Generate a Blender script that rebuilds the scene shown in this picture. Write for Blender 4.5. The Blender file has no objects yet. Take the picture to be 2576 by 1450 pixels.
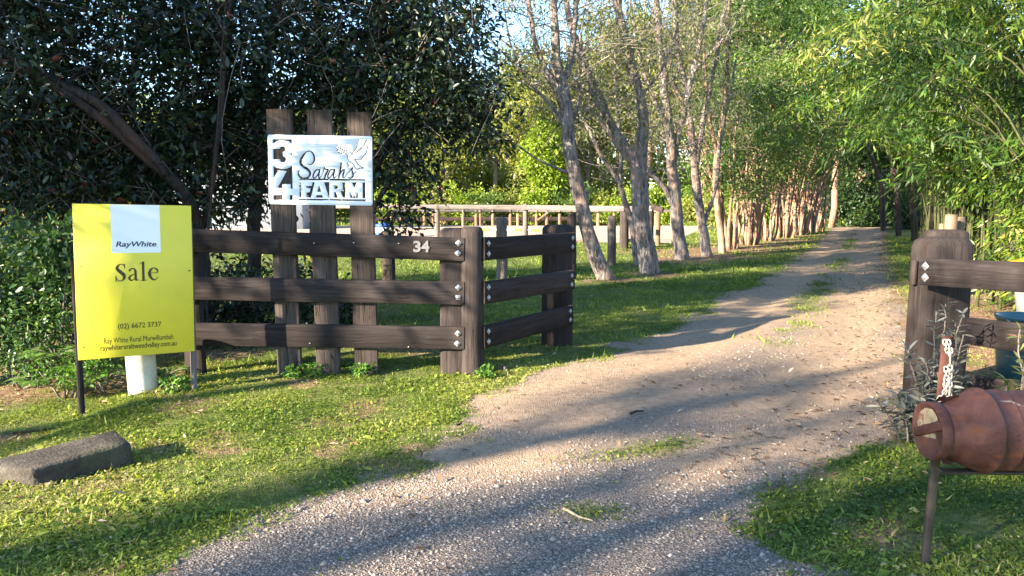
import bpy, math, random
import numpy as np
from mathutils import Vector, Matrix

# ------------------------------------------------------------------ camera, sky, sun, exposure
SC = bpy.context.scene
COL = SC.collection
F_PX, CX, CY, HOR, CAMZ = 1910.0, 1288.0, 725.0, 500.0, 1.6
PITCH = math.atan((CY - HOR) / F_PX)
cam_d = bpy.data.cameras.new('camera')
cam_d.sensor_width = 36.0
cam_d.lens = F_PX / 2576.0 * 36.0
cam_d.clip_start, cam_d.clip_end = 0.05, 2000
cam = bpy.data.objects.new('camera', cam_d)
COL.objects.link(cam)
cam.location = (0, 0, CAMZ)
cam.rotation_euler = (math.pi / 2 - PITCH, 0, 0)
SC.camera = cam

SUN = Vector((-0.772, -0.529, 0.354)).normalized()      # towards the sun
SUN_EL = math.asin(SUN.z)
SUN_AZ = math.atan2(SUN.x, SUN.y)
w = bpy.data.worlds.new('World')
SC.world = w
w.use_nodes = True
wn = w.node_tree
bg = wn.nodes['Background']
sky = wn.nodes.new('ShaderNodeTexSky')
sky.sky_type = 'NISHITA'
sky.sun_disc = False
sky.sun_elevation = SUN_EL
sky.sun_rotation = SUN_AZ % (2 * math.pi)
sky.air_density, sky.dust_density, sky.ozone_density = 1.0, 0.1, 3.5
wn.links.new(sky.outputs[0], bg.inputs[0])
bg.inputs[1].default_value = 0.1
sd = bpy.data.lights.new('sun', 'SUN')
sd.energy = 5.0
sd.angle = math.radians(0.53)
sd.color = (1.0, 0.86, 0.68)
so = bpy.data.objects.new('sun', sd)
COL.objects.link(so)
so.rotation_euler = SUN.to_track_quat('Z', 'Y').to_euler()
so.location = (-10, -8, 12)
SC.view_settings.view_transform = 'Standard'
SC.view_settings.look = 'None'
SC.view_settings.gamma = 1.0
SC.view_settings.use_curve_mapping = False
SC.view_settings.exposure = 2.62
SC.render.engine = 'CYCLES'
SC.cycles.max_bounces = 6
SC.cycles.diffuse_bounces = 3
SC.cycles.glossy_bounces = 2
SC.cycles.transmission_bounces = 4
SC.cycles.transparent_max_bounces = 6
SC.cycles.use_denoising = True
SC.cycles.sample_clamp_indirect = 6

# ------------------------------------------------------------------ helpers
RNG = np.random.default_rng(11)
cp, sp = math.cos(PITCH), math.sin(PITCH)


def ray(px, py):
    a, b = (px - CX) / F_PX, (CY - py) / F_PX
    return Vector((a, cp + sp * b, -sp + cp * b))


def P(px, py, Y):
    """the place seen in that direction at distance Y in front of the camera"""
    d = ray(px, py)
    t = Y / d.y
    return Vector((d.x * t, Y, CAMZ + d.z * t))


def G(px, py, z=0.0):
    """the place on level ground seen in that direction"""
    d = ray(px, py)
    t = (z - CAMZ) / d.z
    return Vector((d.x * t, d.y * t, z))


def hash2(ix, iy, seed):
    n = (ix.astype(np.int64) * 374761393 + iy.astype(np.int64) * 668265263 + seed * 974634777) & 0x7fffffff
    n = ((n ^ (n >> 13)) * 1274126177) & 0x7fffffff
    return ((n ^ (n >> 16)) & 0xffff) / 65535.0


def vnoise(x, y, seed=0):
    x, y = np.asarray(x, float), np.asarray(y, float)
    ix, iy = np.floor(x), np.floor(y)
    fx, fy = x - ix, y - iy
    fx, fy = fx * fx * (3 - 2 * fx), fy * fy * (3 - 2 * fy)
    a, b = hash2(ix, iy, seed), hash2(ix + 1, iy, seed)
    c, d = hash2(ix, iy + 1, seed), hash2(ix + 1, iy + 1, seed)
    return (a * (1 - fx) + b * fx) * (1 - fy) + (c * (1 - fx) + d * fx) * fy


def fbm(x, y, seed=0, octs=3):
    x, y = np.asarray(x, float), np.asarray(y, float)
    s, amp, tot = 0, 1.0, 0
    for k in range(octs):
        s = s + amp * vnoise(x * 2 ** k, y * 2 ** k, seed + k)
        tot += amp
        amp *= 0.5
    return s / tot


def sstep(a, b, x):
    t = np.clip((np.asarray(x, float) - a) / (b - a), 0, 1)
    return t * t * (3 - 2 * t)


class Geo:
    """collects quads and triangles with a tint per vertex"""
    def __init__(s):
        s.v, s.q, s.t, s.c, s.n = [], [], [], [], 0

    def add(s, V, Q=None, T=None, tint=0.5):
        V = np.asarray(V, float).reshape(-1, 3)
        s.v.append(V)
        s.c.append(np.full(len(V), tint) if np.isscalar(tint) else np.asarray(tint, float))
        if Q is not None and len(Q):
            s.q.append(np.asarray(Q, int) + s.n)
        if T is not None and len(T):
            s.t.append(np.asarray(T, int) + s.n)
        s.n += len(V)
        return s

    def mesh(s, name, smooth=False):
        V = np.concatenate(s.v) if s.v else np.zeros((0, 3))
        C = np.concatenate(s.c) if s.c else np.zeros(0)
        Q = np.concatenate(s.q) if s.q else np.zeros((0, 4), int)
        T = np.concatenate(s.t) if s.t else np.zeros((0, 3), int)
        me = bpy.data.meshes.new(name)
        me.vertices.add(len(V))
        me.vertices.foreach_set('co', V.astype(np.float32).ravel())
        nl = len(Q) * 4 + len(T) * 3
        me.loops.add(nl)
        me.loops.foreach_set('vertex_index', np.concatenate([Q.ravel(), T.ravel()]).astype(np.int32))
        me.polygons.add(len(Q) + len(T))
        st = np.concatenate([np.arange(len(Q)) * 4, len(Q) * 4 + np.arange(len(T)) * 3]).astype(np.int32)
        me.polygons.foreach_set('loop_start', st)
        if smooth:
            me.polygons.foreach_set('use_smooth', np.ones(len(Q) + len(T), bool))
        at = me.attributes.new('tint', 'FLOAT', 'POINT')
        at.data.foreach_set('value', C.astype(np.float32))
        me.update(calc_edges=True)
        me.validate()
        return me


def link(name, data, mat=None, parent=None, loc=None, rot=None):
    o = bpy.data.objects.new(name, data)
    COL.objects.link(o)
    if mat is not None and data is not None:
        data.materials.clear()
        data.materials.append(mat)
    if parent is not None:
        o.parent = parent
    if loc is not None:
        o.location = loc
    if rot is not None:
        o.rotation_euler = rot
    return o


def obj(name, geo, mat, parent=None, smooth=False, loc=None, rot=None):
    """geo is in world coordinates when the parent is an Empty with a location: shift it"""
    if parent is not None and loc is None:
        off = np.array(world_loc(parent))
        for v in geo.v:
            v -= off
    return link(name, geo.mesh(name, smooth), mat, parent, loc, rot)


def world_loc(o):
    l = Vector((0, 0, 0))
    while o is not None:
        l += o.location
        o = o.parent
    return l


def tag(o, label=None, cat=None, group=None, kind=None):
    if label: o['label'] = label
    if cat: o['category'] = cat
    if group: o['group'] = group
    if kind: o['kind'] = kind
    return o


def thing(name, loc, label, cat, group=None):
    o = bpy.data.objects.new(name, None)
    o.empty_display_size = 0.1
    COL.objects.link(o)
    o.location = loc
    return tag(o, label, cat, group)


def structure(name, geo, mat, smooth=False):
    return tag(obj(name, geo, mat, None, smooth), kind='structure')


def box_vf(sx, sy, sz, bev=0.0, cx=0, cy=0, cz=0):
    """box with chamfered edges (24 verts when bev>0)"""
    hx, hy, hz = sx / 2, sy / 2, sz / 2
    if bev <= 0:
        V = [(x, y, z) for x in (-hx, hx) for y in (-hy, hy) for z in (-hz, hz)]
        Q = [(0, 1, 3, 2), (4, 6, 7, 5), (0, 4, 5, 1), (2, 3, 7, 6), (0, 2, 6, 4), (1, 5, 7, 3)]
        return np.array(V) + (cx, cy, cz), np.array(Q), np.zeros((0, 3), int)
    V, idx = [], {}
    for i in (-1, 1):
        for j in (-1, 1):
            for k in (-1, 1):
                for a in range(3):
                    c = [i * (hx - bev), j * (hy - bev), k * (hz - bev)]
                    c[a] = (i * hx, j * hy, k * hz)[a]
                    idx[(i, j, k, a)] = len(V)
                    V.append(c)
    Q, T = [], []
    for a in range(3):
        b, c = (a + 1) % 3, (a + 2) % 3
        for s in (-1, 1):
            ring = []
            for (u, v) in ((-1, -1), (1, -1), (1, 1), (-1, 1)):
                k = [0, 0, 0]; k[a] = s; k[b] = u; k[c] = v
                ring.append(idx[(k[0], k[1], k[2], a)])
            Q.append(ring if s > 0 else ring[::-1])
            for s2 in (-1, 1):                       # edges between a-face and b-face
                k1 = [0, 0, 0]; k1[a] = s; k1[b] = s2; k1[c] = -1
                k2 = list(k1); k2[c] = 1
                r = [idx[(*k1, a)], idx[(*k1, b)], idx[(*k2, b)], idx[(*k2, a)]]
                Q.append(r if s * s2 > 0 else r[::-1])
    for i in (-1, 1):
        for j in (-1, 1):
            for k in (-1, 1):
                t = [idx[(i, j, k, a)] for a in range(3)]
                T.append(t if i * j * k > 0 else t[::-1])
    return np.array(V) + (cx, cy, cz), np.array(Q), np.array(T)


def gbox(sx, sy, sz, bev=0.0, c=(0, 0, 0), tint=0.5):
    V, Q, T = box_vf(sx, sy, sz, bev, *c)
    return Geo().add(V, Q, T, tint)


BEAM_RNG = np.random.default_rng(5)


def beam(name, a, b, width, height, mat, parent, up=(0, 0, 1), bev=0.006, bow=0.0, segs=1):
    """a board from a to b: its own x axis runs along it, so grain follows it"""
    a, b = Vector(a), Vector(b)
    x = (b - a)
    L = x.length
    x.normalize()
    up = Vector(up)
    y = up.cross(x).normalized()
    z = x.cross(y)
    hw, hh = width / 2, height / 2
    prof = [(-hw + bev, -hh), (hw - bev, -hh), (hw, -hh + bev), (hw, hh - bev), (hw - bev, hh), (-hw + bev, hh), (-hw, hh - bev), (-hw, -hh + bev)]
    ns_ = max(1, min(24, int(L / 0.14)))
    sd_ = BEAM_RNG.uniform(0, 100)
    amp = 0.012 * min(width, height) ** 0.5 * (1.0 if ns_ > 3 else 0.0)
    rings = []
    for k in range(ns_ + 1):
        xk = -L / 2 + L * k / ns_
        jit = [(amp * (float(vnoise(xk * 2.2 + sd_, q_ * 3.1, 7)) - 0.5), amp * (float(vnoise(xk * 2.2 + sd_, q_ * 3.1 + 40, 7)) - 0.5)) for q_ in range(8)]
        com = (amp * 0.9 * (float(vnoise(xk * 1.1 + sd_, 77.0, 9)) - 0.5), amp * 0.9 * (float(vnoise(xk * 1.1 + sd_, 99.0, 9)) - 0.5))
        rings.append([(xk, p[0] + j[0] * 0.35, p[1] + j[1] + com[1]) for p, j in zip(prof, jit)])
    V = np.array(rings).reshape(-1, 3)
    Q = [(k * 8 + j, (k + 1) * 8 + j, (k + 1) * 8 + (j + 1) % 8, k * 8 + (j + 1) % 8) for k in range(ns_) for j in range(8)]
    e = ns_ * 8
    Q += [(3, 2, 1, 0), (7, 6, 5, 4), (7, 4, 3, 0), (e, e + 1, e + 2, e + 3), (e + 4, e + 5, e + 6, e + 7), (e, e + 3, e + 4, e + 7)]
    g = Geo().add(V, Q)
    o = link(name, g.mesh(name), mat, parent)
    M = Matrix((x, y, z)).transposed().to_4x4()
    M.translation = (a + b) / 2 - (world_loc(parent) if parent is not None else Vector())
    o.matrix_local = M if parent is not None else M
    return o


def frames(pts):
    pts = np.asarray(pts, float)
    d = np.gradient(pts, axis=0)
    d /= np.linalg.norm(d, axis=1)[:, None] + 1e-9
    ref = np.array([0, 1.0, 0.13]) if abs(d[0][2]) > 0.8 else np.array([0, 0, 1.0])
    U = []
    u = ref - d[0] * ref.dot(d[0])
    for k in range(len(pts)):
        u = u - d[k] * u.dot(d[k])
        u /= np.linalg.norm(u) + 1e-9
        U.append(u.copy())
    U = np.array(U)
    return pts, d, U, np.cross(d, U)


def tube(geo, pts, rad, n=8, tint=0.5, rough=0.0, rng=None, cap=True):
    pts, d, U, W = frames(pts)
    rad = np.broadcast_to(np.asarray(rad, float), (len(pts),))
    a = np.arange(n) * 2 * math.pi / n
    R = rad[:, None] * np.ones(n)
    if rough and rng is not None:
        lobes = 1 + rough * (0.6 * np.sin(a * 3 + rng.uniform(0, 6))[None] + 0.6 * np.sin(a * 5 + rng.uniform(0, 6))[None])
        R = R * lobes * (1 + rough * rng.uniform(-0.8, 0.8, R.shape))
    V = pts[:, None] + R[..., None] * (np.cos(a)[None, :, None] * U[:, None] + np.sin(a)[None, :, None] * W[:, None])
    m = len(pts)
    i = np.arange(m - 1)[:, None] * n
    j = np.arange(n)[None]
    Q = np.stack([i + j, i + (j + 1) % n, i + n + (j + 1) % n, i + n + j], -1).reshape(-1, 4)
    V = V.reshape(-1, 3)
    T = None
    if cap:
        V = np.vstack([V, pts[-1] + d[-1] * rad[-1] * 0.3, pts[0]])
        T = [(len(V) - 2, (m - 1) * n + k, (m - 1) * n + (k + 1) % n) for k in range(n)]
        T += [(len(V) - 1, (k + 1) % n, k) for k in range(n)]
    geo.add(V, Q, T, tint)


def resample(pts, rad, step, wig=0.0, rng=None):
    """Catmull-Rom through the points, then a little wander"""
    pts = np.asarray([tuple(p) for p in pts], float)
    rad = np.asarray(rad, float)
    if len(rad) != len(pts):
        rad = np.interp(np.linspace(0, 1, len(pts)), np.linspace(0, 1, len(rad)), rad)
    ext = np.vstack([2 * pts[0] - pts[1], pts, 2 * pts[-1] - pts[-2]])
    out, ro = [], []
    for k in range(len(pts) - 1):
        p0, p1, p2, p3 = ext[k:k + 4]
        n = max(1, int(np.linalg.norm(p2 - p1) / step))
        for t in np.arange(n) / n:
            out.append(0.5 * (2 * p1 + (p2 - p0) * t + (2 * p0 - 5 * p1 + 4 * p2 - p3) * t * t + (3 * p1 - p0 - 3 * p2 + p3) * t ** 3))
            ro.append(rad[k] * (1 - t) + rad[k + 1] * t)
    out.append(pts[-1]); ro.append(rad[-1])
    out, ro = np.array(out), np.array(ro)
    if wig and rng is not None and len(out) > 3:
        nz = rng.normal(0, wig, out.shape)
        nz = (nz + np.roll(nz, 1, 0) + np.roll(nz, -1, 0)) / 3
        nz[0] = 0
        out += nz
    return out, ro


def unit(v):
    return v / (np.linalg.norm(v, axis=-1, keepdims=True) + 1e-9)


def leaves(geo, C, D, size, aspect=0.45, shape='oval', fold=0.25, rng=RNG, tint=None, up=0.6):
    """leaf blades: C base points, D directions"""
    n = len(C)
    if n == 0:
        return
    D = unit(D)
    nr = unit(rng.normal(0, 1, (n, 3)) + np.array([0, 0, up * 2.0]))
    S = unit(np.cross(D, nr))
    N = np.cross(S, D)
    size = np.broadcast_to(np.asarray(size, float), (n,))[:, None]
    wd = size * aspect * 0.5
    fl = fold * wd
    if tint is None:
        tint = rng.uniform(0, 1, n)
    if shape == 'oval':
        V = np.stack([C, C + D * size * .3 + S * wd * .86 + N * fl, C + D * size * .66 + S * wd * .78 + N * fl * .8,
                      C + D * size - N * fl * 0.8, C + D * size * .66 - S * wd * .78 + N * fl * .8,
                      C + D * size * .3 - S * wd * .86 + N * fl], 1)
        b = np.arange(n)[:, None] * 6
        Q = np.concatenate([b + np.array([0, 1, 2, 3]), b + np.array([0, 3, 4, 5])])
        geo.add(V.reshape(-1, 3), Q, None, np.repeat(tint, 6))
    elif shape == 'diamond':
        V = np.stack([C, C + D * size * .45 + S * wd + N * fl, C + D * size - N * fl, C + D * size * .45 - S * wd + N * fl], 1)
        Q = np.arange(n)[:, None] * 4 + np.arange(4)[None]
        geo.add(V.reshape(-1, 3), Q, None, np.repeat(tint, 4))
    else:                                           # blade: one triangle
        V = np.stack([C - S * wd, C + S * wd, C + D * size], 1)
        T = np.arange(n)[:, None] * 3 + np.arange(3)[None]
        geo.add(V.reshape(-1, 3), None, T, np.repeat(tint, 3))


def clump_centres(c, r, n, rng, hollow=0.35):
    u = unit(rng.normal(0, 1, (n, 3)))
    rr = (hollow + (1 - hollow) * rng.uniform(0, 1, n) ** 0.6)[:, None]
    return np.asarray(c) + u * rr * np.asarray(r)


def leafy(geo, centres, per, spread, size, aspect, shape, rng, droop=0.2, tmean=None, up=0.6, var=0.35):
    n = len(centres)
    k = np.repeat(np.arange(n), per)
    off = rng.normal(0, 1, (n * per, 3)) * np.array([1, 1, 0.75])
    off = unit(off) * (rng.uniform(0, 1, (n * per, 1)) ** 0.5) * spread
    C = np.asarray(centres)[k] + off
    D = unit(off) + rng.normal(0, 0.6, C.shape) + np.array([0, 0, -droop])
    tc = rng.uniform(0, 1, n) if tmean is None else tmean
    t = np.clip(tc[k] * 0.6 + 0.2 + rng.normal(0, var * 0.5, len(C)), 0, 1)
    leaves(geo, C, D, size * rng.uniform(0.6, 1.3, len(C)), aspect, shape, 0.25, rng, t, up)


def limb(geo, a, b, r0, r1, rng, sag=0.0, n=6, step=0.3):
    a, b = np.asarray(a, float), np.asarray(b, float)
    L = np.linalg.norm(b - a)
    m = (a + b) / 2 + rng.normal(0, 0.08 * L, 3) + np.array([0, 0, -sag * L])
    p, r = resample([a, m, b], [r0, (r0 + r1) / 2, r1], max(step, L / 8), 0.015 * L, rng)
    tube(geo, p, r, n)


# ------------------------------------------------------------------ materials
class M:
    def __init__(s, name):
        s.m = bpy.data.materials.new(name)
        s.m.use_nodes = True
        s.nt = s.m.node_tree
        s.b = s.nt.nodes['Principled BSDF']
        s.out = s.nt.nodes['Material Output']
        s.tc = None

    def n(s, t, **kw):
        nd = s.nt.nodes.new(t)
        for k, v in kw.items():
            setattr(nd, k, v)
        return nd

    def l(s, a, b):
        s.nt.links.new(a, b)

    def val(s, sock, v):
        if hasattr(v, 'is_linked') or hasattr(v, 'links'):
            s.l(v, sock)
        else:
            sock.default_value = v

    def coord(s, scale=(1, 1, 1), kind='Object'):
        t = s.n('ShaderNodeTexCoord')
        mp = s.n('ShaderNodeMapping')
        mp.inputs['Scale'].default_value = scale
        s.l(t.outputs[kind], mp.inputs[0])
        return mp.outputs[0]

    def noise(s, vec, scale=5, detail=4, rough=0.6, dist=0.0):
        nd = s.n('ShaderNodeTexNoise')
        s.l(vec, nd.inputs['Vector'])
        nd.inputs['Scale'].default_value = scale
        nd.inputs['Detail'].default_value = detail
        nd.inputs['Roughness'].default_value = rough
        nd.inputs['Distortion'].default_value = dist
        return nd.outputs[0]

    def voro(s, vec, scale=5, out='Distance', feature='F1'):
        nd = s.n('ShaderNodeTexVoronoi', feature=feature)
        s.l(vec, nd.inputs['Vector'])
        nd.inputs['Scale'].default_value = scale
        return nd.outputs[out]

    def ramp(s, fac, stops):
        nd = s.n('ShaderNodeValToRGB')
        e = nd.color_ramp.elements
        while len(e) < len(stops):
            e.new(0.5)
        for k, (p, c) in enumerate(stops):
            e[k].position = p
            e[k].color = (*c, 1) if len(c) == 3 else c
        s.val(nd.inputs[0], fac)
        return nd.outputs[0]

    def rampf(s, fac, a, b, lo=0.0, hi=1.0):
        nd = s.n('ShaderNodeMapRange', clamp=True)
        s.val(nd.inputs[0], fac)
        for k, v in enumerate((a, b, lo, hi)):
            nd.inputs[k + 1].default_value = v
        return nd.outputs[0]

    def mix(s, fac, a, b, mode='MIX'):
        nd = s.n('ShaderNodeMix', data_type='RGBA', blend_type=mode)
        s.val(nd.inputs[0], fac)
        for sock, v in ((nd.inputs[6], a), (nd.inputs[7], b)):
            if isinstance(v, tuple):
                sock.default_value = (*v, 1) if len(v) == 3 else v
            else:
                s.l(v, sock)
        return nd.outputs[2]

    def math(s, op, a, b=0.0):
        nd = s.n('ShaderNodeMath', operation=op)
        s.val(nd.inputs[0], a)
        s.val(nd.inputs[1], b)
        return nd.outputs[0]

    def attr(s, name):
        nd = s.n('ShaderNodeAttribute', attribute_name=name)
        return nd.outputs['Fac']

    def rnd(s):
        return s.n('ShaderNodeObjectInfo').outputs['Random']

    def bump(s, h, strength=0.3, dist=0.01):
        nd = s.n('ShaderNodeBump')
        nd.inputs['Strength'].default_value = strength
        nd.inputs['Distance'].default_value = dist
        s.l(h, nd.inputs['Height'])
        s.l(nd.outputs[0], s.b.inputs['Normal'])
        return nd

    def fin(s, col, rough=0.7, spec=0.4, metal=0.0):
        if isinstance(col, tuple):
            s.b.inputs['Base Color'].default_value = (*col, 1)
        else:
            s.l(col, s.b.inputs['Base Color'])
        s.val(s.b.inputs['Roughness'], rough)
        s.b.inputs['Specular IOR Level'].default_value = spec
        s.b.inputs['Metallic'].default_value = metal
        return s.m


def leaf_mat(name, stops, rough=0.45, spec=0.45, trans=0.3, trans_tint=(1.2, 1.25, 0.5)):
    m = M(name)
    t = m.attr('tint')
    c = m.ramp(t, stops)
    nz = m.noise(m.coord(), 30, 2)
    c = m.mix(m.rampf(nz, 0.35, 0.65, 0, 0.35), c, m.mix(0.6, c, (0.0, 0.0, 0.0)), 'MIX')
    m.fin(c, rough, spec)
    if trans > 0:
        tr = m.n('ShaderNodeBsdfTranslucent')
        cc = m.mix(1.0, c, (*trans_tint, 1), 'MULTIPLY')
        m.l(cc, tr.inputs[0])
        mx = m.n('ShaderNodeMixShader')
        mx.inputs[0].default_value = trans
        m.l(m.b.outputs[0], mx.inputs[1])
        m.l(tr.outputs[0], mx.inputs[2])
        m.l(mx.outputs[0], m.out.inputs[0])
    return m.m


def wood_mat(name, axis, dark, mid, light, bump=0.5, scale=1.0, crack=0.6):
    """sawn timber: grain along the given local axis, each piece its own shade"""
    m = M(name)
    sc = {'x': (0.9, 22, 22), 'z': (22, 22, 0.9)}[axis]
    v = m.coord(tuple(s * scale for s in sc))
    add = m.n('ShaderNodeVectorMath', operation='ADD')
    m.l(v, add.inputs[0])
    r = m.rnd()
    cmb = m.n('ShaderNodeCombineXYZ')
    for k in range(3):
        m.l(m.math('MULTIPLY', r, 37.0 + 11 * k), cmb.inputs[k])
    m.l(cmb.outputs[0], add.inputs[1])
    v = add.outputs[0]
    g = m.noise(v, 1.6, 8, 0.72, 0.8)
    fine = m.noise(v, 7.0, 4, 0.6, 0.2)
    big = m.noise(m.coord((1.3, 1.3, 1.3)), 2.3, 3, 0.5)
    c = m.ramp(g, [(0.28, dark), (0.5, mid), (0.75, light)])
    c = m.mix(m.rampf(fine, 0.35, 0.6, 0.45, 0), c, dark)
    c = m.mix(m.rampf(big, 0.35, 0.7, 0.0, 0.35), c, light)
    k = m.rampf(r, 0, 1, 0.72, 1.25)
    hs = m.n('ShaderNodeHueSaturation')
    m.l(c, hs.inputs['Color'])
    m.l(k, hs.inputs['Value'])
    c = hs.outputs[0]
    ck = m.noise(v, 0.8, 3, 0.5, 0.3)
    ckm = m.rampf(m.math('ABSOLUTE', m.math('SUBTRACT', ck, 0.47)), 0.0, 0.012, crack, 0)
    c = m.mix(ckm, c, (0.008, 0.006, 0.005))
    h = m.math('SUBTRACT', m.math('ADD', m.math('MULTIPLY', g, 0.7), m.math('MULTIPLY', fine, 0.5)), m.math('MULTIPLY', ckm, 0.8))
    m.bump(h, bump, 0.012)
    return m.fin(c, 0.86, 0.14)


def bark_mat(name, stops, vscale=(7, 7, 1.6), bump=0.8, dist=0.03, patch=None, patch_amt=0.5):
    m = M(name)
    v = m.coord(vscale)
    g = m.noise(v, 3.0, 8, 0.7, 1.0)
    f = m.noise(m.coord((30, 30, 8)), 1.5, 5, 0.65, 0.6)
    c = m.ramp(m.math('ADD', m.math('MULTIPLY', g, 0.65), m.math('MULTIPLY', f, 0.35)), stops)
    if patch:
        p = m.noise(m.coord((2.2, 2.2, 0.9)), 1.6, 3, 0.5)
        c = m.mix(m.rampf(p, 0.5, 0.62, 0, patch_amt), c, patch)
    m.bump(m.math('ADD', g, m.math('MULTIPLY', f, 0.6)), bump, dist)
    return m.fin(c, 0.85, 0.2)


def plain(name, col, rough=0.6, spec=0.4, metal=0.0, var=0.15, scale=8, bump=0.1):
    m = M(name)
    nz = m.noise(m.coord(), scale, 5, 0.6)
    d = tuple(max(0, x * (1 - var * 2)) for x in col)
    li = tuple(min(1, x * (1 + var)) for x in col)
    c = m.ramp(nz, [(0.3, d), (0.55, col), (0.75, li)])
    if bump:
        m.bump(m.noise(m.coord(), scale * 6, 4), bump, 0.004)
    return m.fin(c, rough, spec, metal)


WOODX = wood_mat('stained_timber_along', 'x', (0.009, 0.007, 0.0068), (0.025, 0.0195, 0.0182), (0.056, 0.045, 0.041))
WOODZ = wood_mat('stained_timber_up', 'z', (0.012, 0.009, 0.0082), (0.038, 0.029, 0.026), (0.09, 0.07, 0.061))
SLEEPER = wood_mat('old_sleeper_timber', 'x', (0.017, 0.0125, 0.0105), (0.058, 0.044, 0.037), (0.145, 0.112, 0.093), 0.8, 1.0, 0.9)
GREYX = wood_mat('weathered_timber_along', 'x', (0.055, 0.047, 0.043), (0.13, 0.11, 0.1), (0.23, 0.2, 0.178), 0.4, 0.5)
GREYZ = wood_mat('weathered_timber_up', 'z', (0.05, 0.042, 0.037), (0.13, 0.105, 0.09), (0.23, 0.195, 0.165), 0.4, 0.6)
PALEZ = wood_mat('pale_timber_up', 'z', (0.11, 0.075, 0.045), (0.2, 0.14, 0.09), (0.28, 0.205, 0.14), 0.3, 0.5, 0.2)
PAPER = bark_mat('paperbark', [(0.38, (0.025, 0.02, 0.018)), (0.46, (0.14, 0.118, 0.107)), (0.55, (0.3, 0.26, 0.235)), (0.7, (0.47, 0.415, 0.375))], (5, 5, 1.1), 1.0, 0.06, patch=(0.36, 0.2, 0.14), patch_amt=0.35)
PINKB = bark_mat('pink_bark', [(0.34, (0.035, 0.019, 0.013)), (0.46, (0.22, 0.135, 0.088)), (0.66, (0.47, 0.325, 0.225))], patch=(0.09, 0.055, 0.04))
DARKB = bark_mat('dark_bark', [(0.3, (0.012, 0.009, 0.008)), (0.5, (0.035, 0.027, 0.023)), (0.72, (0.09, 0.068, 0.058))], patch=(0.09, 0.045, 0.032))
TWIG = bark_mat('twig_bark', [(0.3, (0.05, 0.04, 0.032)), (0.5, (0.16, 0.13, 0.11)), (0.7, (0.3, 0.25, 0.21))])
PALETW = bark_mat('pale_twig_bark', [(0.3, (0.1, 0.075, 0.06)), (0.5, (0.26, 0.21, 0.17)), (0.7, (0.42, 0.35, 0.29))])
CULM = bark_mat('bamboo_culm', [(0.3, (0.02, 0.024, 0.01)), (0.5, (0.06, 0.065, 0.025)), (0.7, (0.13, 0.12, 0.05))], bump=0.2)

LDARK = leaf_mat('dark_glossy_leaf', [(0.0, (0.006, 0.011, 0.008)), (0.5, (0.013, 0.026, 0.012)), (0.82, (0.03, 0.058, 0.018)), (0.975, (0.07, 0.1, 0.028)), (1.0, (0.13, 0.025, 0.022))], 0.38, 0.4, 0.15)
LSHRUB = leaf_mat('shrub_leaf', [(0.0, (0.025, 0.055, 0.018)), (0.5, (0.055, 0.12, 0.032)), (0.9, (0.12, 0.2, 0.05)), (1.0, (0.22, 0.25, 0.07))], 0.4, 0.5, 0.25)
LFERN = leaf_mat('fern_leaf', [(0.0, (0.05, 0.12, 0.02)), (0.6, (0.11, 0.23, 0.035)), (1.0, (0.2, 0.32, 0.06))], 0.5, 0.3, 0.35)
LDEEP = leaf_mat('shade_darkened_leaf', [(0.0, (0.008, 0.022, 0.008)), (0.5, (0.022, 0.052, 0.014)), (0.9, (0.05, 0.095, 0.02)), (1.0, (0.1, 0.13, 0.03))], 0.5, 0.35, 0.2)  # greens darkened so the shade at the drive end sits in the colour
LBAMB = leaf_mat('bamboo_leaf', [(0.0, (0.010, 0.03, 0.007)), (0.4, (0.032, 0.08, 0.012)), (0.72, (0.09, 0.16, 0.018)), (0.94, (0.19, 0.25, 0.026)), (1.0, (0.27, 0.26, 0.07))], 0.45, 0.35, 0.3)
LROW = leaf_mat('row_leaf', [(0.0, (0.03, 0.065, 0.015)), (0.5, (0.075, 0.14, 0.025)), (0.9, (0.16, 0.22, 0.035)), (1.0, (0.25, 0.26, 0.07))], 0.45, 0.4, 0.3)
LFAR = leaf_mat('woodland_leaf', [(0.0, (0.06, 0.095, 0.02)), (0.45, (0.18, 0.215, 0.045)), (0.8, (0.33, 0.35, 0.085)), (1.0, (0.48, 0.42, 0.2))], 0.55, 0.3, 0.5)
LLIME = leaf_mat('lime_leaf', [(0.0, (0.1, 0.17, 0.015)), (0.5, (0.2, 0.29, 0.025)), (1.0, (0.33, 0.4, 0.06))], 0.5, 0.3, 0.35)
LOLIVE = leaf_mat('olive_leaf', [(0.0, (0.05, 0.07, 0.03)), (0.5, (0.16, 0.18, 0.075)), (1.0, (0.32, 0.3, 0.15))], 0.55, 0.3, 0.35)
LGREY = leaf_mat('grey_shrub_leaf', [(0.0, (0.04, 0.05, 0.035)), (0.55, (0.1, 0.11, 0.085)), (0.9, (0.19, 0.18, 0.15)), (1.0, (0.2, 0.09, 0.07))], 0.4, 0.5, 0.1, (1, 1, 1))
LREDDY = leaf_mat('reddish_shrub_leaf', [(0.0, (0.04, 0.065, 0.018)), (0.55, (0.12, 0.16, 0.04)), (0.8, (0.22, 0.2, 0.07)), (1.0, (0.22, 0.07, 0.06))], 0.4, 0.5, 0.2)
GRASSM = leaf_mat('grass_blade', [(0.0, (0.055, 0.1, 0.018)), (0.4, (0.16, 0.225, 0.03)), (0.75, (0.31, 0.35, 0.055)), (0.93, (0.43, 0.39, 0.14)), (1.0, (0.46, 0.36, 0.19))], 0.55, 0.25, 0.35)
DRYM = leaf_mat('dry_leaf', [(0.0, (0.1, 0.05, 0.025)), (0.4, (0.22, 0.13, 0.07)), (0.8, (0.4, 0.28, 0.17)), (1.0, (0.5, 0.4, 0.28))], 0.7, 0.2, 0.1, (1, 1, 1))
REDLEAF = plain('red_leaf', (0.28, 0.035, 0.03), 0.5)
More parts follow.
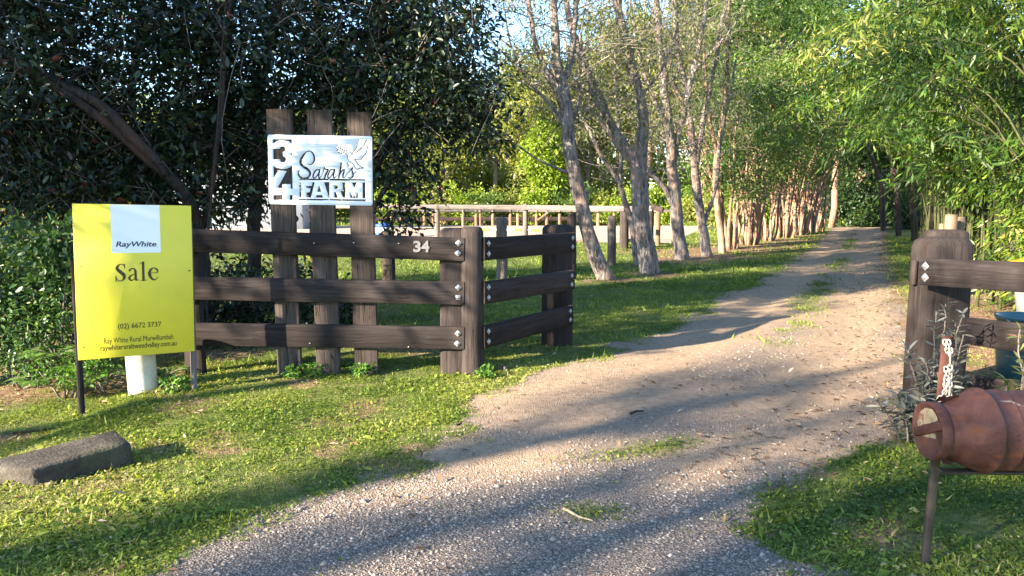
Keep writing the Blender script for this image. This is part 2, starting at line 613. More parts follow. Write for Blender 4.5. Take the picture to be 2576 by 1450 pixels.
STEEL = plain('galvanised_steel', (0.34, 0.335, 0.33), 0.45, 0.5, 0.4, 0.12, 40, 0.05)
NUMM = plain('brushed_numeral', (0.16, 0.155, 0.15), 0.5, 0.4, 0.2, 0.1, 30, 0.05)
WHITE = plain('white_powder_coat', (0.84, 0.84, 0.86), 0.35, 0.5, 0, 0.03, 6, 0.0)
def board_mat():
    m = M('yellow_board')
    v = m.coord()
    c = m.mix(m.rampf(m.noise(v, 3.0, 4), 0.35, 0.7, 0, 1), (0.78, 0.63, 0.045), (0.7, 0.57, 0.05))
    c = m.mix(m.rampf(m.noise(m.coord((14, 1.2, 3)), 2.0, 5, 0.7), 0.6, 0.8, 0, 0.22), c, (0.4, 0.33, 0.09))
    c = m.mix(m.rampf(m.noise(v, 60, 3, 0.5), 0.7, 0.76, 0, 0.5), c, (0.25, 0.2, 0.06))
    m.bump(m.noise(v, 4.0, 3), 0.25, 0.02)
    return m.fin(c, 0.45, 0.4)


YELLOW = board_mat()
PANELW = plain('white_print', (0.8, 0.8, 0.82), 0.45, 0.4, 0, 0.02, 5, 0.0)
NAVY = plain('navy_print', (0.02, 0.028, 0.07), 0.5, 0.4, 0, 0.05, 5, 0)
BROWNP = plain('dark_brown_print', (0.04, 0.03, 0.008), 0.5, 0.4, 0, 0.05, 5, 0)
PIPE = plain('cream_pipe', (0.55, 0.52, 0.42), 0.45, 0.5, 0, 0.2, 5, 0.05)
TEAL = plain('teal_plastic', (0.03, 0.1, 0.11), 0.4, 0.5, 0, 0.1, 6, 0.03)
BINGREY = plain('grey_bin_plastic', (0.42, 0.43, 0.42), 0.45, 0.5, 0, 0.08, 6, 0.03)
BINYEL = plain('yellow_bin_lid', (0.8, 0.42, 0.02), 0.4, 0.5, 0, 0.06, 6, 0.02)
BLACKP = plain('black_plastic', (0.012, 0.012, 0.013), 0.5, 0.5, 0, 0.1, 10, 0.02)
DARKST = plain('dark_steel', (0.06, 0.045, 0.035), 0.65, 0.4, 0.2, 0.3, 14, 0.15)
WALLM = plain('pale_wall', (0.24, 0.26, 0.29), 0.7, 0.3, 0, 0.06, 3, 0.0)
ROOFM = plain('white_roof', (0.4, 0.4, 0.38), 0.5, 0.4, 0, 0.06, 3, 0.0)
GLASSD = plain('dark_window', (0.03, 0.035, 0.04), 0.1, 0.6, 0, 0.1, 3, 0.0)
BLUEM = plain('blue_paint', (0.03, 0.08, 0.35), 0.5, 0.4, 0, 0.1, 5, 0.02)
STICKM = plain('bare_stick', (0.4, 0.3, 0.2), 0.75, 0.2, 0, 0.25, 25, 0.2)


def concrete_mat():
    m = M('old_concrete')
    v = m.coord()
    c = m.ramp(m.noise(v, 7, 8, 0.7), [(0.3, (0.022, 0.02, 0.017)), (0.5, (0.048, 0.041, 0.033)), (0.72, (0.115, 0.098, 0.08))])
    c = m.mix(m.rampf(m.noise(v, 3.5, 4), 0.5, 0.68, 0, 0.6), c, (0.035, 0.042, 0.014))
    m.bump(m.math('ADD', m.noise(v, 40, 5), m.math('MULTIPLY', m.voro(v, 60), 0.5)), 0.6, 0.012)
    return m.fin(c, 0.9, 0.2)


def rust_mat():
    m = M('rusty_red_paint')
    v = m.coord()
    c = m.ramp(m.noise(v, 5, 8, 0.72, 0.5), [(0.32, (0.03, 0.013, 0.01)), (0.48, (0.07, 0.028, 0.021)), (0.6, (0.1, 0.043, 0.032)), (0.8, (0.14, 0.056, 0.026))])
    c = m.mix(m.rampf(m.noise(m.coord((4, 18, 18)), 1.2, 5), 0.56, 0.7, 0, 0.55), c, (0.13, 0.042, 0.012))
    pos = m.n('ShaderNodeNewGeometry')
    spx = m.n('ShaderNodeSeparateXYZ'); m.l(pos.outputs['Normal'], spx.inputs[0])
    flake = m.noise(m.coord((3.5, 14, 14)), 2.2, 4, 0.55, 0.5)
    msk = m.math('MULTIPLY', m.rampf(flake, 0.66, 0.69, 0, 0.85), m.rampf(spx.outputs[2], 0.35, 0.8))
    c = m.mix(msk, c, (0.24, 0.18, 0.15))
    m.bump(m.math('ADD', m.noise(v, 22, 6, 0.65), m.math('MULTIPLY', msk, 0.5)), 0.35, 0.008)
    return m.fin(c, m.rampf(m.noise(v, 9, 4), 0.3, 0.7, 0.6, 0.9), 0.25)


CONC, RUST = concrete_mat(), rust_mat()
def lid_paint():
    m = M('flaking_cream_paint')
    v = m.coord()
    c = m.ramp(m.noise(v, 26, 6, 0.7), [(0.3, (0.16, 0.12, 0.07)), (0.5, (0.28, 0.225, 0.14)), (0.7, (0.34, 0.3, 0.22))])
    c = m.mix(m.rampf(m.noise(v, 17, 5, 0.65, 0.5), 0.52, 0.62, 0, 0.9), c, (0.13, 0.05, 0.025))
    return m.fin(c, 0.75, 0.25)


LIDCREAM = lid_paint()


def ground_mat():
    m = M('ground_surface')
    g = m.n('ShaderNodeNewGeometry').outputs['Position']
    gravel, wear, sand, dirt = m.attr('gravel'), m.attr('wear'), m.attr('sand'), m.attr('dirt')
    # soil and thatch under the grass
    thatch = m.ramp(m.noise(g, 9, 8, 0.7), [(0.3, (0.035, 0.045, 0.012)), (0.5, (0.09, 0.11, 0.026)), (0.7, (0.2, 0.17, 0.075))])
    thatch = m.mix(m.rampf(m.noise(g, 1.1, 4), 0.45, 0.7, 0, 0.6), thatch, (0.1, 0.15, 0.024))
    # loose stones
    vc = m.n('ShaderNodeTexVoronoi'); m.l(g, vc.inputs['Vector']); vc.inputs['Scale'].default_value = 95
    sp_ = m.n('ShaderNodeSeparateColor'); m.l(vc.outputs['Color'], sp_.inputs[0])
    st = m.ramp(sp_.outputs[0], [(0.0, (0.17, 0.138, 0.115)), (0.4, (0.265, 0.215, 0.175)), (0.8, (0.34, 0.28, 0.228)), (1.0, (0.42, 0.35, 0.29))])
    st = m.mix(m.rampf(vc.outputs['Distance'], 0.3, 0.62, 0, 0.75), st, (0.07, 0.055, 0.045))
    fines = m.ramp(m.noise(g, 14, 8, 0.7), [(0.3, (0.23, 0.158, 0.102)), (0.5, (0.37, 0.262, 0.172)), (0.7, (0.46, 0.34, 0.235))])
    fines = m.mix(m.rampf(m.noise(g, 140, 3), 0.4, 0.62, 0.35, 0), fines, (0.12, 0.085, 0.06))
    wf = m.math('ADD', wear, m.math('MULTIPLY', m.math('SUBTRACT', m.noise(g, 30, 5, 0.7), 0.5), 1.6))
    gr = m.mix(m.rampf(wf, 0.1, 0.75), st, fines)
    sd_ = m.ramp(m.noise(g, 0.9, 6, 0.6), [(0.3, (0.35, 0.26, 0.185)), (0.55, (0.43, 0.33, 0.245)), (0.75, (0.48, 0.38, 0.29))])
    di = m.ramp(m.noise(g, 18, 7, 0.7), [(0.3, (0.07, 0.045, 0.028)), (0.5, (0.2, 0.12, 0.075)), (0.7, (0.38, 0.26, 0.17))])
    jag = m.math('MULTIPLY', m.math('SUBTRACT', m.noise(g, 22, 6, 0.75), 0.5), 1.3)
    c = m.mix(m.rampf(m.math('ADD', dirt, jag), 0.3, 0.7), thatch, di)
    c = m.mix(m.rampf(m.math('ADD', gravel, jag), 0.32, 0.62), c, gr)
    c = m.mix(m.rampf(sand, 0.3, 0.7), c, sd_)
    hb = m.math('ADD', m.math('MULTIPLY', m.math('SUBTRACT', 1.0, vc.outputs['Distance']), 0.8), m.noise(g, 60, 6, 0.7))
    m.bump(hb, 0.7, 0.018)
    return m.fin(c, 0.95, 0.12)


GROUND = ground_mat()

# ------------------------------------------------------------------ ground, driveway, riding arena
left_px = [(2095, 574), (2082, 582), (2050, 620), (1960, 680), (1830, 745), (1690, 830), (1480, 903), (1290, 962), (1150, 1100), (900, 1200), (600, 1290), (350, 1400), (60, 1520)]
right_px = [(2215, 574), (2214, 582), (2212, 620), (2215, 680), (2262, 760), (2290, 830), (2292, 960), (2285, 1050), (2110, 1150), (2000, 1250), (2010, 1350), (2060, 1450), (2090, 1520)]
LE = sorted([(G(*p).y, G(*p).x) for p in left_px])
RE = sorted([(G(*p).y, G(*p).x) for p in right_px])
LE = [(-3, -9.0), (1.2, -3.6)] + LE + [(60, 27.0)]
RE = [(-3, 3.2), (1.2, 1.6)] + RE + [(60, 31.0)]
LEa, REa = np.array(LE), np.array(RE)
SANDP = [G(120, 606), G(1440, 609), G(1690, 611), G(1790, 565), G(1640, 551), G(1200, 552), G(100, 557)]
TREE_DIRT = [(G(1530, 706), 0.7), (G(1645, 690), 0.9), (G(1720, 655), 1.3), (G(1785, 645), 1.6), (G(1840, 628), 2.0), (G(1900, 618), 2.2), (G(1960, 604), 2.2), (G(2010, 593), 1.8),
             (Vector((-4.6, 6.6, 0)), 0.8), (Vector((-1.0, 8.4, 0)), 0.8), (G(1680, 635), 1.8)]


def inside(poly, x, y):
    r = np.zeros(np.shape(x), bool)
    n = len(poly)
    for i in range(n):
        a, b = poly[i], poly[(i + 1) % n]
        c = ((a[1] > y) != (b[1] > y)) & (x < (b[0] - a[0]) * (y - a[1]) / (b[1] - a[1] + 1e-12) + a[0])
        r ^= c
    return r


def masks(x, y):
    xl = np.interp(y, LEa[:, 0], LEa[:, 1])
    xr = np.interp(y, REa[:, 0], REa[:, 1])
    nz = (fbm(x * 1.7, y * 1.7, 3, 4) - 0.5)
    wob = nz * np.clip(1.15 - y * 0.03, 0.3, 1.15) + 0.35 * (fbm(x * 7, y * 7, 13, 3) - 0.5)
    d = np.minimum(x - xl, xr - x) + wob
    soft = np.clip(0.2 + 0.012 * y, 0.2, 0.45)
    gravel = sstep(-soft, soft, d)
    gravel[(y < -4) | (y > 75)] = 0
    mid = (xl + xr) / 2
    hw = (xr - xl) / 2
    rel = (x - mid) / hw
    # grassy strip between the wheel tracks
    strip = 0.72 * np.exp(-((rel - 0.02 + 0.2 * (fbm(x * .8, y * .5, 23, 2) - .5)) / 0.26) ** 2) * sstep(6.5, 9.5, y) * sstep(0.36, 0.6, fbm(x * 1.3, y * 0.9, 21, 4) + 0.04)
    sx, sy = G(1640, 1130).x, G(1640, 1130).y
    tuft = np.exp(-(((x - sx) * 0.8 + (y - sy) * 0.35) / 0.55) ** 2 - (((y - sy) - (x - sx) * 0.45) / 0.16) ** 2)
    tx, ty = G(1480, 1290).x, G(1480, 1290).y
    tuft = np.maximum(tuft, np.exp(-((x - tx) / 0.22) ** 2 - ((y - ty) / 0.12) ** 2) * 0.9)
    gravel = gravel * (1 - 0.85 * np.clip(strip, 0, 1)) * (1 - 0.6 * tuft)
    wear = 0.42 + 0.5 * (np.exp(-((rel + 0.5) / 0.28) ** 2) + np.exp(-((rel - 0.52) / 0.28) ** 2)) * sstep(3.8, 6.5, y)
    wear += 0.5 * np.exp(-((x - 0.55) / 1.0) ** 2 - ((y - 6.0) / 0.6) ** 2) + 0.55 * np.exp(-((x + 0.25) / 0.55) ** 2 - ((y - 4.62) / 0.22) ** 2)
    wear += 0.9 * (fbm(x * 0.9, y * 1.3, 8, 3) - 0.5) - 0.35 * (1 - sstep(3.4, 4.6, y))
    sand = inside([(p.x, p.y) for p in SANDP], x, y).astype(float)
    dirt = np.zeros_like(x)
    for (p, r) in TREE_DIRT:
        dirt = np.maximum(dirt, np.exp(-((x - p.x) ** 2 + (y - p.y) ** 2) / (r * r)))
    dirt = np.maximum(dirt, 0.6 * sstep(0.6, 0.72, fbm(x * 1.7, y * 1.7, 31, 4)) * (y < 9))
    dirt = np.maximum(dirt, 1.0 * sstep(0.2, 0.6, x - xr) * sstep(5.4, 6.0, y) * (1 - sstep(14, 20, y)))
    # leaf-strewn edge of the drive
    dirt = np.maximum(dirt, 0.8 * np.exp(-((x - xr) / 0.45) ** 2) * (y > 5))
    dirt = np.maximum(dirt, 0.6 * (inside([(-9, 6.0), (-3.6, 6.4), (-3.0, 6.8), (-2.2, 8.6), (-40, 9.5), (-40, 5)], x, y)))
    return gravel, np.clip(wear, 0, 1), sand, dirt


def ground_z(x, y):
    z = 0.05 * (fbm(x * 0.35, y * 0.35, 5, 3) - 0.5) + 0.018 * (fbm(x * 3, y * 3, 6, 2) - 0.5)
    far = sstep(40, 75, y)
    z = z - far * 0.9
    xl = np.interp(y, LEa[:, 0], LEa[:, 1])
    xr = np.interp(y, REa[:, 0], REa[:, 1])
    rel = (x - (xl + xr) / 2) / ((xr - xl) / 2)
    rut = 0.03 * (np.exp(-((rel + 0.5) / 0.2) ** 2) + np.exp(-((rel - 0.52) / 0.2) ** 2)) * sstep(5, 9, y) * (y < 60)
    return z - rut - 0.09 * sstep(3.0, 3.4, -x) * (1 - sstep(6.4, 8, y))


def gz(x, y):
    return float(ground_z(np.array([float(x)]), np.array([float(y)]))[0])


def axis(segs):
    out = []
    for a, b, st in segs:
        out += list(np.arange(a, b, st))
    out.append(segs[-1][1])
    return np.array(out)


gx = axis([(-260, -60, 40), (-60, -16, 2.0), (-16, -5, 0.35), (-5, 5.5, 0.07), (5.5, 20, 0.25), (20, 60, 1.2), (60, 260, 25)])
gy = axis([(-120, -20, 20), (-20, 1.5, 0.9), (1.5, 9, 0.07), (9, 20, 0.16), (20, 45, 0.35), (45, 80, 1.5), (80, 420, 34)])
X, Y = np.meshgrid(gx, gy, indexing='ij')
mg, mw, ms, md = masks(X, Y)
Z = ground_z(X, Y)
gV = np.stack([X, Y, Z], -1).reshape(-1, 3)
ni, nj = len(gx), len(gy)
ii, jj = np.meshgrid(np.arange(ni - 1), np.arange(nj - 1), indexing='ij')
q = np.stack([ii * nj + jj, (ii + 1) * nj + jj, (ii + 1) * nj + jj + 1, ii * nj + jj + 1], -1).reshape(-1, 4)
fg = mg.ravel()[q].mean(1)
fs = ms.ravel()[q].mean(1)
cls = np.where(fs > 0.5, 2, np.where(fg > 0.5, 1, 0))
for k, nm in enumerate(('lawn_ground', 'gravel_driveway', 'sand_arena')):
    qq = q[cls == k]
    used, inv = np.unique(qq, return_inverse=True)
    me = Geo().add(gV[used], inv.reshape(-1, 4)).mesh(nm, True)
    for an, arr in (('gravel', mg), ('wear', mw), ('sand', ms), ('dirt', md)):
        a = me.attributes.new(an, 'FLOAT', 'POINT')
        a.data.foreach_set('value', arr.ravel()[used].astype(np.float32))
    tag(link(nm, me, GROUND), kind='structure')

# ------------------------------------------------------------------ front timber fence with sleepers
FY = 6.75                                             # the line of the fence


def bolt_plate(parent, at, normal, size=0.052, rot=math.pi / 4):
    """square washer with a domed bolt, facing along normal"""
    g = Geo()
    V, Q, T = box_vf(size, size, 0.006, 0.0015)
    c, s_ = math.cos(rot), math.sin(rot)
    V = np.stack([V[:, 0] * c - V[:, 1] * s_, V[:, 0] * s_ + V[:, 1] * c, V[:, 2] + 0.003], 1)
    g.add(V, Q, T)
    prof = [(0.013, 0.006), (0.013, 0.012), (0.009, 0.017), (0.0, 0.019)]
    n = 8
    a = np.arange(n) * 2 * math.pi / n
    RV = np.concatenate([np.stack([r * np.cos(a), r * np.sin(a), np.full(n, z)], 1) for r, z in prof])
    RQ = [(k * n + j, k * n + (j + 1) % n, (k + 1) * n + (j + 1) % n, (k + 1) * n + j) for k in range(3) for j in range(n)]
    g.add(RV, RQ)
    o = link('bolt_plate', g.mesh('bolt_plate', False), STEEL, parent)
    q = Vector(normal).to_track_quat('Z', 'Y').to_matrix().to_4x4()
    q.translation = Vector(at)
    o.matrix_local = parent.matrix_world.inverted() @ q if parent.type != 'EMPTY' else q
    return o


def shaped_post(name, at, wx, wy, h, mat, parent, cham=0.05, ex=0.45, yaw=0.0, rng=RNG, depth=0.25, flare=0.0):
    """heavy square-ish log post with eased corners and a chamfered head; its own z runs up"""
    g = Geo()
    a = np.linspace(0, 2 * math.pi, 33)[:-1]
    cx_ = np.sign(np.cos(a)) * np.abs(np.cos(a)) ** ex * wx / 2
    cy_ = np.sign(np.sin(a)) * np.abs(np.sin(a)) ** ex * wy / 2
    lv = [(-depth, 1.0 + flare), (0.0, 1.0 + flare), (h * 0.35, 1.0), (h * 0.7, 0.99), (h - cham, 0.985)]
    lv += [(h - cham * 0.4, 0.9), (h, 0.72)]
    nz = 1 + rng.normal(0, 0.008, 32)
    V = np.concatenate([np.stack([cx_ * s * nz, cy_ * s * nz, np.full(32, z)], 1) for z, s in lv])
    n = 32
    Q = [(k * n + j, k * n + (j + 1) % n, (k + 1) * n + (j + 1) % n, (k + 1) * n + j) for k in range(len(lv) - 1) for j in range(n)]
    V = np.vstack([V, [0, 0, h + 0.004]])
    T = [(len(V) - 1, (len(lv) - 1) * n + j, (len(lv) - 1) * n + (j + 1) % n) for j in range(n)]
    g.add(V, Q, T)
    o = link(name, g.mesh(name, True), mat, parent)
    o.matrix_local = Matrix.Translation(Vector(at) - (world_loc(parent) if parent else Vector())) @ Matrix.Rotation(yaw, 4, 'Z')
    return o


def round_log(name, base, h, r, mat, parent=None, lean=(0, 0), rng=RNG, n=14, depth=0.2):
    g = Geo()
    pts = [(0, 0, -depth)] + [(lean[0] * t, lean[1] * t, h * t) for t in (0.0, 0.3, 0.6, 0.85, 1.0)]
    tube(g, pts, [r * 1.04, r * 1.02, r, r * 0.98, r * 0.97, r * 0.95], n, rough=0.05, rng=rng)
    o = link(name, g.mesh(name, True), mat, parent)
    o.location = Vector(base) - (world_loc(parent) if parent else Vector())
    return o


fence = thing('timber_fence', (-1.8, FY, 0), 'dark stained three rail fence with three tall sleepers and bolted corner post', 'fence')
cpost = P(1163, 955, FY + 0.05)
shaped_post('post', (P(1139, 955, FY).x, FY + 0.15, 0), 0.235, 0.29, 1.335, WOODZ, fence, 0.04, 0.4, flare=0.02)
shaped_post('post', (P(1187, 955, FY).x, FY + 0.125, 0), 0.215, 0.33, 1.345, WOODZ, fence, 0.045, 0.75, flare=0.03)
for (px, top, wpx, tilt) in ((710.5, 274, 61, 0), (811, 276, 61, 0), (909, 282, 60, 0)):
    c = P(px, 500, FY + 0.03)
    zt = P(px, top, FY).z
    wd = wpx / F_PX * FY
    beam('sleeper', (c.x + 0.012, FY + 0.045, -0.2), (c.x - 0.004, FY + 0.045, zt), 0.052, wd, SLEEPER, fence, up=(1, 0, 0), bev=0.005)
back_post = beam('post', (P(497, 800, FY + 0.2).x, FY + 0.11, -0.2), (P(497, 800, FY + 0.2).x, FY + 0.11, P(497, 585, FY).z), 0.1, 0.16, WOODX, fence, up=(1, 0, 0))
rail_rows = [((440, 604), (1168, 628)), ((440, 724.5), (1168, 738)), ((440, 840), (1168, 850.5))]
fr_rails = []
for k, (a, b) in enumerate(rail_rows):
    A, B = P(*a, FY - 0.012), P(*b, FY - 0.012)
    rl = beam('rail', A, B, 0.05, 0.205, WOODX, fence, up=(0, 0, 1))
    fr_rails.append(rl)
bpy.context.view_layer.update()


def on_front(px, py, Y):
    return P(px, py, Y)


plates = {0: [(1153.5, 612), (1152, 637.5)], 1: [(1153, 724), (1152.5, 749)], 2: [(1152, 839.5), (1150.5, 865)]}
for k, lst in plates.items():
    for i, (px, py) in enumerate(lst):
        bolt_plate(fr_rails[k], P(px, py, FY - 0.0385), (0, -1, 0), 0.043, math.pi / 4 if (k, i) != (1, 1) else 0.08)
        
# small dark nail heads on the rails
for (k, px, py) in ((0, 790, 612), (0, 890, 611), (0, 1003, 613), (2, 780, 864), (2, 1028, 873)):
    p = P(px, py, FY - 0.038)
    g = Geo()
    tube(g, [(0, -0.008, 0), (0, 0.004, 0)], 0.006, 8)
    o = link('nail_head', g.mesh('nail_head'), STEEL, fr_rails[k])
    o.matrix_local = fr_rails[k].matrix_world.inverted() @ Matrix.Translation(p)


def text_mesh(s, size, extrude=0.0, offset=0.0, shear=0.0, space=1.0):
    cu = bpy.data.curves.new('lettering_source', 'FONT')
    cu.body = s
    cu.size = size
    cu.extrude = extrude
    cu.offset = offset
    cu.shear = shear
    cu.space_character = space
    cu.resolution_u = 3
    cu.fill_mode = 'BOTH' if extrude else 'FRONT'
    o = bpy.data.objects.new('lettering_source', cu)
    COL.objects.link(o)
    dg = bpy.context.evaluated_depsgraph_get()
    dg.update()
    me = bpy.data.meshes.new_from_object(o.evaluated_get(dg))
    bpy.data.objects.remove(o)
    bpy.data.curves.remove(cu)
    co = np.empty(len(me.vertices) * 3)
    me.vertices.foreach_get('co', co)
    co = co.reshape(-1, 3)
    return me, co


def fit_text(name, s, mat, parent, M4, x0, x1, y0, y1, extrude=0.0, offset=0.0, shear=0.0, z=0.0):
    """letters fitted into the box x0..x1, y0..y1 of the plane given by M4 (parent space)"""
    me, co = text_mesh(s, 1.0, extrude, offset, shear)
    mn, mx = co.min(0), co.max(0)
    co[:, 0] = x0 + (co[:, 0] - mn[0]) / (mx[0] - mn[0]) * (x1 - x0)
    co[:, 1] = y0 + (co[:, 1] - mn[1]) / (mx[1] - mn[1]) * (y1 - y0)
    co[:, 2] = co[:, 2] * (0.0 if not extrude else 1.0) + z
    me.vertices.foreach_set('co', co.astype(np.float32).ravel())
    me.update()
    o = link(name, me, mat, parent)
    o.matrix_local = M4
    return o


# the metal number 34 on the top rail
p0, p1 = P(1040, 635, FY - 0.04), P(1079, 606.5, FY - 0.04)
plane = Matrix(((1, 0, 0, 0), (0, 0, -1, 0), (0, 1, 0, 0), (0, 0, 0, 1)))          # x right, y up, z towards the camera
for (txt, xa, xb) in (('3', 1040, 1058.5), ('4', 1060, 1080)):
    a, b = P(xa, 635, FY - 0.04), P(xb, 606, FY - 0.04)
    o = fit_text('numeral', txt, NUMM, fr_rails[0], Matrix.Identity(4), 0, b.x - a.x, 0, b.z - a.z, 0.004, 0.035)
    o.matrix_local = fr_rails[0].matrix_world.inverted() @ Matrix.Translation(Vector((a.x, FY - 0.042, a.z))) @ plane

# ------------------------------------------------------------------ return fence towards the drive
rf = thing('gate_return_fence', (0.1, 7.4, 0), 'short dark three rail fence running back from corner post beside the drive', 'fence')
YA, YB = FY + 0.02, 8.0
ep = P(1404, 880, YB + 0.12)
shaped_post('post', (ep.x - 0.01, YB + 0.2, 0), 0.335, 0.17, 1.32, WOODZ, rf, 0.05)
round_log('log_brace', (P(1390, 880, YB + 0.34).x - 0.02, YB + 0.36, 0), 1.28, 0.075, WOODZ, rf)
pl = P(1437, 700, YB + 0.5)
rr = [((1214, 627), (1443, 610)), ((1214, 737.5), (1441, 704)), ((1214, 849), (1437, 792))]
ret_rails = []
for a, b in rr:
    A, B = P(*a, YA), P(*b, YB)
    ret_rails.append(beam('rail', A, B, 0.05, 0.205, WOODX, rf))
bpy.context.view_layer.update()
for k, o in enumerate(ret_rails):
    nrm = o.matrix_world.to_3x3() @ Vector((0, -1, 0))
    L = o.dimensions.x
    for xe in (-L / 2 + 0.055, L / 2 - 0.06):
        for dz in (0.048, -0.045):
            at = o.matrix_world @ Vector((xe, -0.0255, dz))
            b = bolt_plate(o, at, nrm, 0.04, math.pi / 4)

# ------------------------------------------------------------------ farm sign: white plate with cut-out writing
CW, CH = 0.916, 0.605


def uv_plate(x, y):
    u = (x - 215.0) / 1307.0
    v = (y - 432.0 - 28.0 * u) / 858.0
    return u * CW, CH * (1 - v)


STEP = 0.0022
nxp, nyp = int(CW / STEP), int(CH / STEP)
gxp, gyp = np.meshgrid((np.arange(nxp) + .5) * STEP, (np.arange(nyp) + .5) * STEP)
hole = np.zeros(gxp.shape, bool)


def poly_mask(pts):
    return inside([uv_plate(*p) for p in pts], gxp, gyp)


def stroke_mask(X_, Y_, pts, rad):
    """distance to a smooth stroke whose radius varies"""
    pts = np.array(pts, float)
    rad = np.broadcast_to(np.asarray(rad, float), (len(pts),))
    P3 = np.column_stack([pts, np.zeros(len(pts))])
    seg = np.mean(np.linalg.norm(np.diff(pts, axis=0), axis=1)) / 5 + 1e-9
    p, r = resample(P3, rad, seg)
    m = np.zeros(X_.shape, bool)
    for k in range(len(p) - 1):
        a, b = p[k, :2], p[k + 1, :2]
        R = max(r[k], r[k + 1])
        sel = (X_ > min(a[0], b[0]) - R) & (X_ < max(a[0], b[0]) + R) & (Y_ > min(a[1], b[1]) - R) & (Y_ < max(a[1], b[1]) + R)
        if not sel.any():
            continue
        x, y = X_[sel], Y_[sel]
        d = b - a
        t = np.clip(((x - a[0]) * d[0] + (y - a[1]) * d[1]) / (d @ d + 1e-12), 0, 1)
        dist = np.hypot(x - a[0] - t * d[0], y - a[1] - t * d[1])
        m[sel] |= dist < r[k] * (1 - t) + r[k + 1] * t
    return m


def cut(pts, rad):
    global hole
    hole |= stroke_mask(gxp, gyp, [uv_plate(*p) for p in pts], np.asarray(rad, float) / 1307.0 * CW)


for poly in ([(280, 490), (517, 490), (517, 545), (480, 515), (400, 500), (330, 512), (280, 545)],
             [(280, 607), (372, 607), (372, 738), (280, 738)], [(365, 630), (400, 630), (405, 715), (365, 715)],
             [(498, 672), (515, 655), (515, 692)],
             [(280, 812), (310, 835), (360, 852), (400, 856), (450, 850), (490, 832), (517, 812), (517, 1100), (490, 1100), (490, 1043), (387, 1043), (387, 1090), (325, 1090), (445, 880), (340, 872), (280, 968)],
             [(278, 1178), (383, 1178), (383, 1238), (278, 1238)], [(480, 1180), (512, 1180), (512, 1240), (480, 1240)],
             [(598, 976), (970, 978), (970, 998), (598, 994)], [(982, 978), (1430, 988), (1430, 1008), (982, 1000)],
             [(598, 1226), (968, 1230), (968, 1248), (598, 1242)], [(982, 1230), (1440, 1242), (1440, 1262), (982, 1248)]):
    hole |= poly_mask(poly)
for c, r in (((400, 610), 34), ((400, 738), 36)):
    cut([c, (c[0] + 1, c[1])], r)
band = poly_mask([(600, 1018), (1432, 1030), (1432, 1222), (600, 1208)])
letters = np.zeros_like(band)
for poly in ([(624, 1000), (690, 1000), (690, 1240), (624, 1240)], [(624, 1000), (772, 1000), (758, 1066), (624, 1066)], [(624, 1096), (742, 1096), (730, 1146), (624, 1146)],
             [(800, 1000), (905, 1000), (980, 1240), (905, 1240), (850, 1060), (800, 1240), (738, 1240)], [(800, 1140), (900, 1140), (905, 1182), (790, 1182)],
             [(978, 1000), (1042, 1000), (1042, 1240), (978, 1240)], [(978, 1000), (1120, 1000), (1148, 1050), (1146, 1110), (1120, 1140), (1165, 1240), (1095, 1240), (1060, 1145), (1040, 1145), (1040, 1105), (1075, 1105), (1088, 1085), (1075, 1062), (1030, 1062)],
             [(1178, 1000), (1240, 1000), (1240, 1240), (1178, 1240)], [(1178, 1000), (1250, 1000), (1318, 1140), (1275, 1215)], [(1340, 1000), (1400, 1000), (1400, 1240), (1340, 1240)], [(1340, 1000), (1400, 1000), (1310, 1215), (1270, 1150)]):
    letters |= poly_mask(poly)
hole |= band & ~letters
cut([(722, 798), (755, 802), (790, 760), (792, 700), (760, 648), (715, 638), (665, 680), (628, 740), (624, 790), (660, 832), (710, 862), (738, 905), (728, 945), (690, 972), (640, 972), (602, 945), (590, 905), (604, 870)],
    [5, 6, 10, 11, 9, 6, 12, 16, 16, 15, 15, 14, 12, 13, 14, 12, 8, 4])
cut([(862, 872), (820, 870), (785, 915), (775, 958), (800, 968), (840, 920), (862, 868), (846, 935), (856, 970), (888, 940)], [7, 8, 10, 9, 7, 6, 10, 10, 7, 3])
cut([(888, 940), (915, 865), (922, 840), (935, 866), (965, 866), (938, 925), (915, 985)], [3, 6, 8, 6, 9, 12, 9])
cut([(1045, 870), (1000, 870), (968, 920), (962, 962), (985, 970), (1025, 920), (1050, 868), (1032, 938), (1042, 972), (1078, 940)], [7, 8, 10, 9, 7, 6, 10, 10, 7, 3])
cut([(1130, 788), (1122, 860), (1098, 972)], [11, 11, 9])
cut([(1100, 960), (1138, 885), (1168, 872), (1152, 935), (1160, 970), (1195, 940)], [5, 7, 10, 10, 7, 3])
cut([(1214, 790), (1222, 835)], [9, 5])
cut([(1195, 940), (1272, 845), (1265, 875), (1278, 920), (1276, 955), (1245, 975), (1225, 962)], [3, 7, 8, 10, 10, 8, 6])
cut([(1278, 930), (1322, 890)], [4, 3])
for pts, r in (([(1195, 642), (1215, 628), (1242, 640), (1272, 682)], 5), ([(1195, 642), (1210, 680), (1218, 730), (1242, 770), (1275, 790)], 5),
               ([(1275, 665), (1325, 605), (1360, 505), (1374, 540), (1390, 548), (1386, 585)], 4.5), ([(1275, 682), (1350, 640), (1420, 572), (1455, 510), (1470, 560), (1458, 640), (1438, 682), (1400, 722), (1388, 745), (1310, 740)], 6),
               ([(1310, 742), (1345, 800), (1408, 852), (1366, 850), (1340, 865), (1308, 848), (1290, 800)], 5), ([(1202, 690), (1186, 665), (1130, 640), (1065, 590)], 4.5)):
    cut(pts, r)
for (x, y, dx, dy) in ((1085, 572, 3, -12), (1106, 590, 4, -14), (1126, 606, 4, -15), (1148, 622, 4, -15), (1172, 636, 5, -15), (1084, 628, -9, 5), (1108, 655, -11, 5), (1136, 670, -9, 8)):
    cut([(x - dx, y - dy), (x, y), (x + dx, y + dy)], [3, 9, 3])
